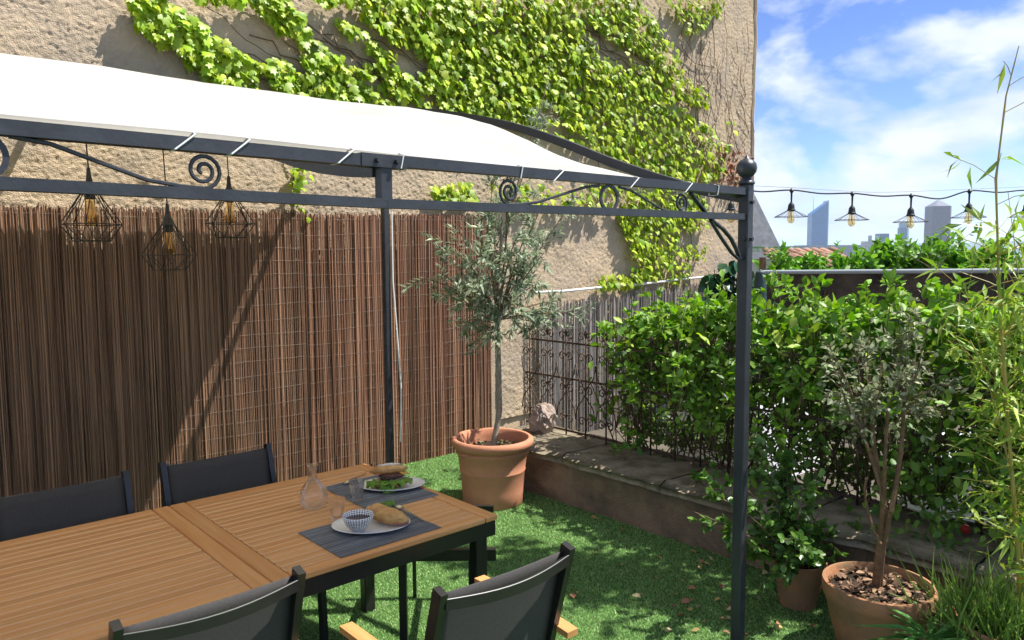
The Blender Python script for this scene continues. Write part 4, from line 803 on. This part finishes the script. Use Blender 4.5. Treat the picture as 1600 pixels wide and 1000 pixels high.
# shrubs behind the parapet
SH = [(1215, 415, 44), (1262, 412, 30), (1330, 408, 42), (1385, 400, 52), (1440, 398, 55), (1500, 398, 58), (1550, 396, 55)]
for i, (x, y, w) in enumerate(SH):
    c = pd(x, y+12, 11.2); t = thing('leafy_shrub', ('leafy shrub by the corner of the house wall', 'low leafy shrub in front of the clay tiles', 'leafy shrub below the slanted glass tower', 'leafy shrub below the low city blocks', 'leafy shrub below the cylindrical glass tower', 'leafy shrub at the foot of the pointed tower', 'leafy shrub beside the tall bamboo')[i], 'shrub', (c[0], c[1], -.5), 'shrubs behind the parapet')
    tg = [c+np.array([RNG.normal(0, .2), RNG.normal(0, .2), RNG.uniform(-.1, .22)*(w/50)]) for _ in range(16)]; grow(t, (c[0], c[1], c[2]-.5), tg, .008, 8, .13, S_ELL, (.08, .22, .02), (.22, .42, .06), leafm, spread=.13, fork=6, start=.45)
    MB().tube([(c[0], c[1], -.6), (c[0], c[1], c[2]-.45)], .03, 6).build('trunk', bark, t)
t = thing('wispy_branch', 'thin leafy branch reaching above the shrubs near the pointed tower', 'branch', tuple(pd(1410, 420, 10.6)*np.array([1, 1, 0]))); b0_ = pd(1462, 425, 10.6)
grow(t, b0_, [pd(1400, 392, 10.6), pd(1422, 383, 10.7), pd(1490, 352, 10.6), pd(1520, 362, 10.6), pd(1448, 392, 10.6)], .008, 6, .11, S_ELL, (.08, .2, .02), (.2, .36, .06), leafm, spread=.13, fork=4, start=.55)
MB().tube([(b0_[0], b0_[1], -.6), tuple(b0_)], .012, 5).build('trunk', bark, t)
# tiled lean-to roof
tr_ = thing('tiled_roof', 'small clay tiled roof beyond the parapet wall', 'roof', tuple(pd(1275, 440, 12.5)*np.array([1, 1, 0]))); tile_me = MB()
prof_t = [(.075*math.cos(a), 0, .055*math.sin(a)) for a in np.linspace(0, math.pi, 7)]
V = [(x*k, y, z*k) for k, y in ((1, 0), (.82, .42)) for x, _, z in prof_t]; tile_me.add(V, [(i, i+1, i+8, i+7) for i in range(6)]+[tuple(range(6, -1, -1))]); tme = tile_me.mesh('tile', smooth=True); tme.materials.append(mat('clay_tile', (.42, .22, .14), .85, 0, .5, 9, vcol=(.25, .15, .11), orand=.45))
o0 = pd(1232, 420, 12.2); rdir = rt0; bdir = np.array([fw[0], fw[1], 0]); bdir /= np.linalg.norm(bdir); yawr = math.atan2(rdir[1], rdir[0])
for r in range(4):
    for cidx in range(9):
        p_ = o0+rdir*(cidx*.15+(r % 2)*.05)+bdir*r*.32+np.array([0, 0, r*.075+RNG.normal(0, .008)]); o = bpy.data.objects.new('tile', tme); C.objects.link(o); o.parent = tr_; o.location = tuple(p_-org(tr_)); o.rotation_euler = (.20, 0, yawr+RNG.normal(0, .05))
oc = o0+rdir*.6+bdir*.7; MB().box((oc[0], oc[1], o0[2]/2-.35), (1.5, 1.5, o0[2]+.5), yawr).build('building_base', render_m, tr_)
# slate spire and palm beside the wall corner
s1 = pd(1150, 318, 46); sb_ = thing('slate_roof', 'steep grey slate roof rising beyond the house wall corner', 'roof', (s1[0], s1[1], -30)); w_ = pd(1214, 398, 46); hw = np.linalg.norm((w_-s1)[:2]); top = np.array([s1[0], s1[1], pd(1150, 235, 46)[2]])
slate = mat('slate', (.21, .22, .24), .6, 0, .45, 2.5, bump=.5, bscale=6); m = MB(); cs = [s1+rdir*a*hw+bdir*b*hw for a, b in ((-1, -.7), (1, -.7), (1, 1.3), (-1, 1.3))]; zb_ = float(w_[2])-.2
m.add([(v[0], v[1], zb_) for v in cs]+[tuple(top+bdir*.3*hw)], [(0, 1, 4), (1, 2, 4), (2, 3, 4), (3, 0, 4), (3, 2, 1, 0)]); m.build('roof_slope', slate, sb_)
MB().box((s1[0]+bdir[0]*.3*hw, s1[1]+bdir[1]*.3*hw, zb_-16), (hw*1.8, hw*1.8, 31.9), yawr).build('wall', mat('pale_render', (.5, .45, .38), .9), sb_)
c = pd(1192, 402, 10.9); pt = thing('palm_plant', 'small palm with feathery dark fronds beside the house wall corner', 'palm', (c[0], c[1], -.5)); MB().tube([(c[0], c[1], -.6), (c[0], c[1], c[2])], .05, 7).build('trunk', bark, pt, True)
for i in range(9):
    A = i*.7; d = np.array([math.cos(A), math.sin(A), .8]); fr_ = bez(c, c+d*.22, c+d*.28+np.array([math.cos(A)*.18, math.sin(A)*.18, -.08]), 14); ax = nrm(np.gradient(fr_, axis=0)); sd = nrm(np.cross(ax, np.array([0, 0, 1.]))); pos = np.vstack([fr_[3:], fr_[3:]]); dd = np.vstack([sd[3:], -sd[3:]])+np.vstack([ax[3:], ax[3:]])*.6
    leafobj('frond', pos, dd, np.tile([0, 0, 1.], (len(pos), 1)), np.full(len(pos), .12), narrow(.1, .1), mixcol(len(pos), (.03, .08, .03), (.06, .13, .04)), leafm, pt, None)
# small litter by the shrubs: pipe, red cap
a_, b_2 = pd(1418, 790, 3.95), pd(1482, 812, 3.85)
a_[2], b_2[2] = max(a_[2], .39), max(b_2[2], .39); tag(MB().tube([tuple(a_), tuple(b_2)], .014, 8).build('plastic_tube', mat('cream_plastic', (.6, .57, .45), .5), None, True), 'cream plastic tube lying on the low wall behind the pots', 'tube')
rc = pd(1508, 815, 3.85); o = link('plastic_piece', MB().lathe([(.024, 0), (.026, .02), (.02, .035), (.001, .038)], 14).mesh('red_cap', smooth=True), mat('red_plastic', (.6, .04, .02), .4)); o.location = (rc[0], rc[1], .375); tag(o, 'small red plastic piece lying behind the bamboo stems', 'plastic')
# fallen leaves
fl_me = []
for col in ((.42, .30, .10), (.28, .13, .07), (.38, .33, .17)): me = mesh_np('fallen_leaf', *ell(.33, .05, .5), None, True); me.materials.append(mat('fallen_%d' % int(col[0]*100), col, .8, orand=.35)); fl_me.append(me)
for i in range(64):
    x, y = (RNG.uniform(880, 1140), RNG.uniform(800, 960)) if i < 26 else (RNG.uniform(1020, 1330), RNG.uniform(870, 1000)); g = pz(x, y, .0)
    if g[0] > LWX-.05 or min(np.hypot(g[0]-PS[0], g[1]-PS[1])-.11, np.hypot(g[0]-PM[0], g[1]-PM[1])-.19) < 0: continue
    o = bpy.data.objects.new('fallen_leaf', fl_me[i % 3]); C.objects.link(o); s_ = RNG.uniform(.025, .055); o.scale = (s_, s_, s_); o.location = (g[0], g[1], .014); o.rotation_euler = (RNG.normal(0, .25), RNG.normal(0, .25), RNG.uniform(0, 6.28)); tag(o, ('yellow fallen leaf lying on the turf', 'russet brown fallen leaf lying on the turf', 'pale straw fallen leaf lying on the turf')[i % 3], 'leaf', ('yellow', 'russet', 'pale')[i % 3]+' fallen leaves on the turf')

# shade tree whose crown reaches over the lawn above the picture
ft = thing('shade_tree', 'tree beyond the railing whose high crown dapples the lawn', 'tree', (6.0, -.9, -.1)); zt_ = 4.0
MB().tube([(6.0, -.9, -.1), (5.95, -.85, 1.6), (5.8, -.6, 3.0), (5.5, -.1, 3.9)], [.11, .09, .07, .05], 9).build('trunk', bark, ft, True)
tg = [np.array([RNG.uniform(4.6, 5.3), RNG.uniform(1.0, 2.4), RNG.uniform(4.0, 4.5)]) for _ in range(19)]
grow(ft, (5.5, -.1, 3.9), tg, .018, 11, .10, S_ELL, (.07, .17, .02), (.16, .30, .04), leafm, bendv=.08, spread=.2, fork=9, start=.45, name='crown', stemname='limb')

# ------------------------------------------------------------------ string lights
sl_ = thing('string_lights', 'black festoon cable of filament bulbs with flat wire shades across the sky', 'string lights', tuple(pd(1237, 297, 5.0)))
LP = [(1143, 296), (1237, 297), (1332, 302), (1424, 305), (1515, 298), (1606, 297)]; pts = [np.array([7.3, WY-.03, 2.52]), np.array([5.6, 4.1, 2.34])]
for i, (x, y) in enumerate(LP):
    p_ = pd(x, y, 5.0); pts.append(p_)
    if i < len(LP)-1: q_ = pd((x+LP[i+1][0])/2, (y+LP[i+1][1])/2+(3 if i != 3 else 9), 5.0); pts.append(q_)
pe = pd(1690, 300, 5.0); pts.append(pe)
def smoothp(pts, n_=6):
    P = [pts[0]]+list(pts)+[pts[-1]]; out = []
    for i in range(1, len(P)-2):
        for t in np.linspace(0, 1, n_)[:-1]: a, b, c, d = P[i-1], P[i], P[i+1], P[i+2]; out.append(.5*(2*b+(c-a)*t+(2*a-5*b+4*c-d)*t*t+(3*b-3*c+d-a)*t**3))
    return out+[P[-1]]
cable = mat('rubber_cable', (.012, .014, .02), .5); MB().tube([tuple(v) for v in smoothp(pts)], .0052, 7).build('cable', cable, sl_, True)
MB().tube([tuple(v) for v in smoothp([np.array([7.2, WY-.03, 2.62]), pd(1190, 291, 5.02), pd(1330, 299, 5.02), pd(1400, 300, 5.02), pd(1600, 292, 5.02), pe+np.array([0, 0, .05])])], .0011, 4).build('support_wire', wire_m, sl_)
for (x, y) in LP:
    c = pd(x, y, 5.0); f_z = lambda r, z: (r, z)
    sk = MB().lathe([(.004, .012), (.010, .006), (.016, -.002), (.012, -.012), (.0065, -.02), (.0055, -.078), (.012, -.086), (.020, -.098), (.023, -.125), (.027, -.128), (.027, -.136), (.016, -.14)], 14, tuple(c)).build('socket', cable, sl_, True)
    MB().lathe([(.014, -.138), (.020, -.158), (.0245, -.182), (.022, -.204), (.012, -.217), (.001, -.22)], 14, tuple(c)).build('bulb', bulbg, sk, True)
    MB().tube([(c[0], c[1], c[2]-.14), (c[0]+.008, c[1], c[2]-.2)], .003, 5).build('filament', fil_m, sk)
    g = MB(); n_ = 14; g.tube([(c[0]+.105*math.cos(a), c[1]+.105*math.sin(a), c[2]-.176) for a in np.linspace(0, 6.2832, 29)[:-1]], .0022, 5, closed=True)
    for i in range(n_): A = 2*math.pi*i/n_; g.tube([(c[0]+.024*math.cos(A), c[1]+.024*math.sin(A), c[2]-.134), (c[0]+.105*math.cos(A), c[1]+.105*math.sin(A), c[2]-.176)], .0013, 4)
    g.build('wire_shade', cable, sk)
tag(MB().tube([(pe[0], pe[1], -.1), (pe[0], pe[1], pe[2]+.1)], .03, 8).build('timber_pole', bark, None, True), 'timber pole holding the end of the string lights', 'pole')

# ------------------------------------------------------------------ city and hills
def facade(name, col, sx, sz, dark=.55, rough=.25):
    m = mat(name, col, rough); t = m.node_tree; b = t.nodes['Principled BSDF']; tcn = N(t, 'ShaderNodeTexCoord'); br_ = N(t, 'ShaderNodeTexBrick'); mpn = N(t, 'ShaderNodeMapping'); mpn.inputs['Rotation'].default_value = (math.pi/2, 0, 0); br_.offset = 0
    br_.inputs['Color1'].default_value = (*col, 1); br_.inputs['Color2'].default_value = (*(c*.8 for c in col), 1); br_.inputs['Mortar'].default_value = (*(c*dark for c in col), 1); br_.inputs['Scale'].default_value = 1; br_.inputs['Brick Width'].default_value = sx; br_.inputs['Row Height'].default_value = sz; br_.inputs['Mortar Size'].default_value = .6
    t.links.new(tcn.outputs['Object'], mpn.inputs[0]); t.links.new(mpn.outputs[0], br_.inputs['Vector']); t.links.new(br_.outputs[0], b.inputs['Base Color']); return m
def tower(name, label, x0, x1, ytop, D, m, kind='box', yt2=None, depth=None):
    a = pd(x0, 380, D); b = pd(x1, 380, D); w = np.linalg.norm((b-a)[:2]); zt = pd((x0+x1)/2, ytop, D)[2]; c = (a+b)/2; dp = depth or w; c = c+bdir*dp/2; t = thing(name, label, 'tower', (c[0], c[1], HZ)); t.rotation_euler = (0, 0, yawr); H_ = zt-HZ; mb = MB()
    if kind == 'box': mb.box((0, 0, H_/2), (w, dp, H_))
    elif kind == 'slant':
        h2 = pd((x0+x1)/2, yt2, D)[2]-HZ; mb.add([(-w/2, -dp/2, 0), (w/2, -dp/2, 0), (w/2, dp/2, 0), (-w/2, dp/2, 0), (-w/2, -dp/2, h2), (w/2, -dp/2, H_), (w/2, dp/2, H_), (-w/2, dp/2, h2)], [(0, 1, 5, 4), (1, 2, 6, 5), (2, 3, 7, 6), (3, 0, 4, 7), (4, 5, 6, 7)])
    elif kind == 'pencil':
        h2 = pd((x0+x1)/2, yt2, D)[2]-HZ; cf = w*.14; q = [(-w/2+cf, -w/2), (w/2-cf, -w/2), (w/2, -w/2+cf), (w/2, w/2-cf), (w/2-cf, w/2), (-w/2+cf, w/2), (-w/2, w/2-cf), (-w/2, -w/2+cf)]; V = [(x, y, 0) for x, y in q]+[(x, y, h2) for x, y in q]
        mb.add(V, [(i, (i+1) % 8, 8+(i+1) % 8, 8+i) for i in range(8)]); part('pyramid_roof', MB().add([(x, y, h2+.01) for x, y in q]+[(0, 0, H_)], [(i, (i+1) % 8, 8) for i in range(8)]), mat('roof_glass', (.17, .17, .21), .8), t, smooth=False)
    elif kind == 'round': mb.lathe([(w/2, 0), (w/2, H_), (.01, H_+.2)], 28)
    part('facade', mb, m, t, smooth=False); return t, w, dp, H_
D0 = 2000.
glassb = facade('blue_glass', (.06, .19, .42), 6, 4.2, .75, .15); brownf = facade('mauve_facade', (.15, .11, .125), 5, 3.6, .6, .5); whitef = facade('pale_facade', (.62, .6, .57), 7, 3.2, .5, .7); greyf = facade('grey_facade', (.30, .31, .33), 8, 3.4, .55, .6); bluef = facade('dark_glass', (.07, .15, .26), 5, 4, .7, .2)
t, w, dp, H_ = tower('glass_tower', 'tall blue glass tower with slanted roof and mast', 1267.5, 1292, 316, D0, glassb, 'slant', 334, 30)
part('glass_fin', MB().box((w/2+1.2, 0, H_/2+2), (2.4, 32, H_+4)), mat('pale_fin', (.45, .55, .65), .3), t, smooth=False); part('mast', MB().tube([(-w*.28, 0, H_-30), (-w*.28, 0, H_+22)], .7, 5), mat('mast', (.5, .5, .5), .5), t)
tower('brown_tower', 'mauve brown tower with pyramid point', 1457, 1487, 311, D0*.9, brownf, 'pencil', 322)
t, w, dp, H_ = tower('round_tower', 'pale blue cylindrical tower with a darker lower block', 1408, 1423, 347, D0*1.1, mat('pale_blue_glass', (.25, .36, .44), .25), 'round'); part('side_block', MB().box((-w*.32, -w*.3, H_*.45), (w*.75, w*.5, H_*.9)), bluef, t, smooth=False)
tower('dark_tower', 'short dark blue office block beside the white slab', 1374, 1389, 365, D0*1.0, bluef); tower('thin_tower', 'thin grey tower top behind the white slab block', 1358, 1362, 368, D0*1.2, greyf)
tower('white_block', 'white slab apartment block below the short dark tower', 1352, 1384, 377, D0*.8, whitef, depth=20); tower('grey_block', 'long low grey block at the foot of the glass tower', 1250, 1350, 383, D0*.9, greyf, depth=40)
cols = [(.5, .45, .4), (.35, .3, .27), (.6, .55, .5), (.42, .26, .2), (.3, .32, .35)]; cms = [mat('city_%d' % i, c, .85, 0, .3, .05) for i, c in enumerate(cols)]
for i in range(60):
    x = 1188+i*6.0+RNG.normal(0, 2); D = RNG.uniform(1100, 1900); a = pd(x, 395, D); h = RNG.uniform(14, 30); w = RNG.uniform(16, 40)
    m_ = MB().box((0, 0, h/2), (w, RNG.uniform(12, 22), h)); o = link('city_building', m_.mesh('city_building'), cms[i % 5]); o.location = (a[0], a[1], HZ); o.rotation_euler = (0, 0, yawr+RNG.normal(0, .4)); tag(o, 'low hazy city building down on the plain', 'building', 'low buildings of the hazy city')
m_ = MB()
for i in range(1500):
    A = RNG.uniform(-.2, 1.7); D = RNG.uniform(1200, 7500); h = RNG.uniform(10, 34); v = RNG.uniform(.5, 1.2); m_.box((D*math.cos(A), D*math.sin(A), HZ+h/2), (RNG.uniform(15, 60), RNG.uniform(12, 40), h), RNG.uniform(0, 3), col=(.45*v, .41*v, .37*v))
o = m_.build('city_roofs', mat('city_far', (.4, .4, .4), .9, attr=True), None, False, 'stuff'); tag(o, 'mass of far low city roofs fading into haze', 'city')
hn = 120; V = []; an = np.linspace(-1.2, 2.8, hn)
for r, zf in ((8000, 0), (9300, .65), (10500, 1), (12500, .4)):
    for a in an: V.append((r*math.cos(a), r*math.sin(a), HZ-2+zf*(95+60*(float(fbm(np.array(a*5), np.array(.5), 4, 60-8))-.5)*2+70)))
struct(obj_np('hills', V, [(i*hn+k, i*hn+k+1, (i+1)*hn+k+1, (i+1)*hn+k) for i in range(3) for k in range(hn-1)], mat('hill_ground', (.07, .10, .06), 1, 0, .5, .002, spec=.05), None, None, True))
# haze
hz_ = MB().box((0, 0, (HZ-3+172)/2), (44000, 44000, 172-(HZ-3)))
hm_ = bpy.data.materials.new('haze'); hm_.use_nodes = True; t = hm_.node_tree; t.nodes.clear(); pv = N(t, 'ShaderNodeVolumePrincipled'); ou = N(t, 'ShaderNodeOutputMaterial'); pv.inputs['Color'].default_value = (.66, .80, 1, 1); pv.inputs['Density'].default_value = .00010; pv.inputs['Anisotropy'].default_value = .2
t.links.new(pv.outputs[0], ou.inputs['Volume']); ho = hz_.build('haze', hm_, None, False, 'stuff'); tag(ho, 'thin pale haze hanging in the air over the city', 'haze')
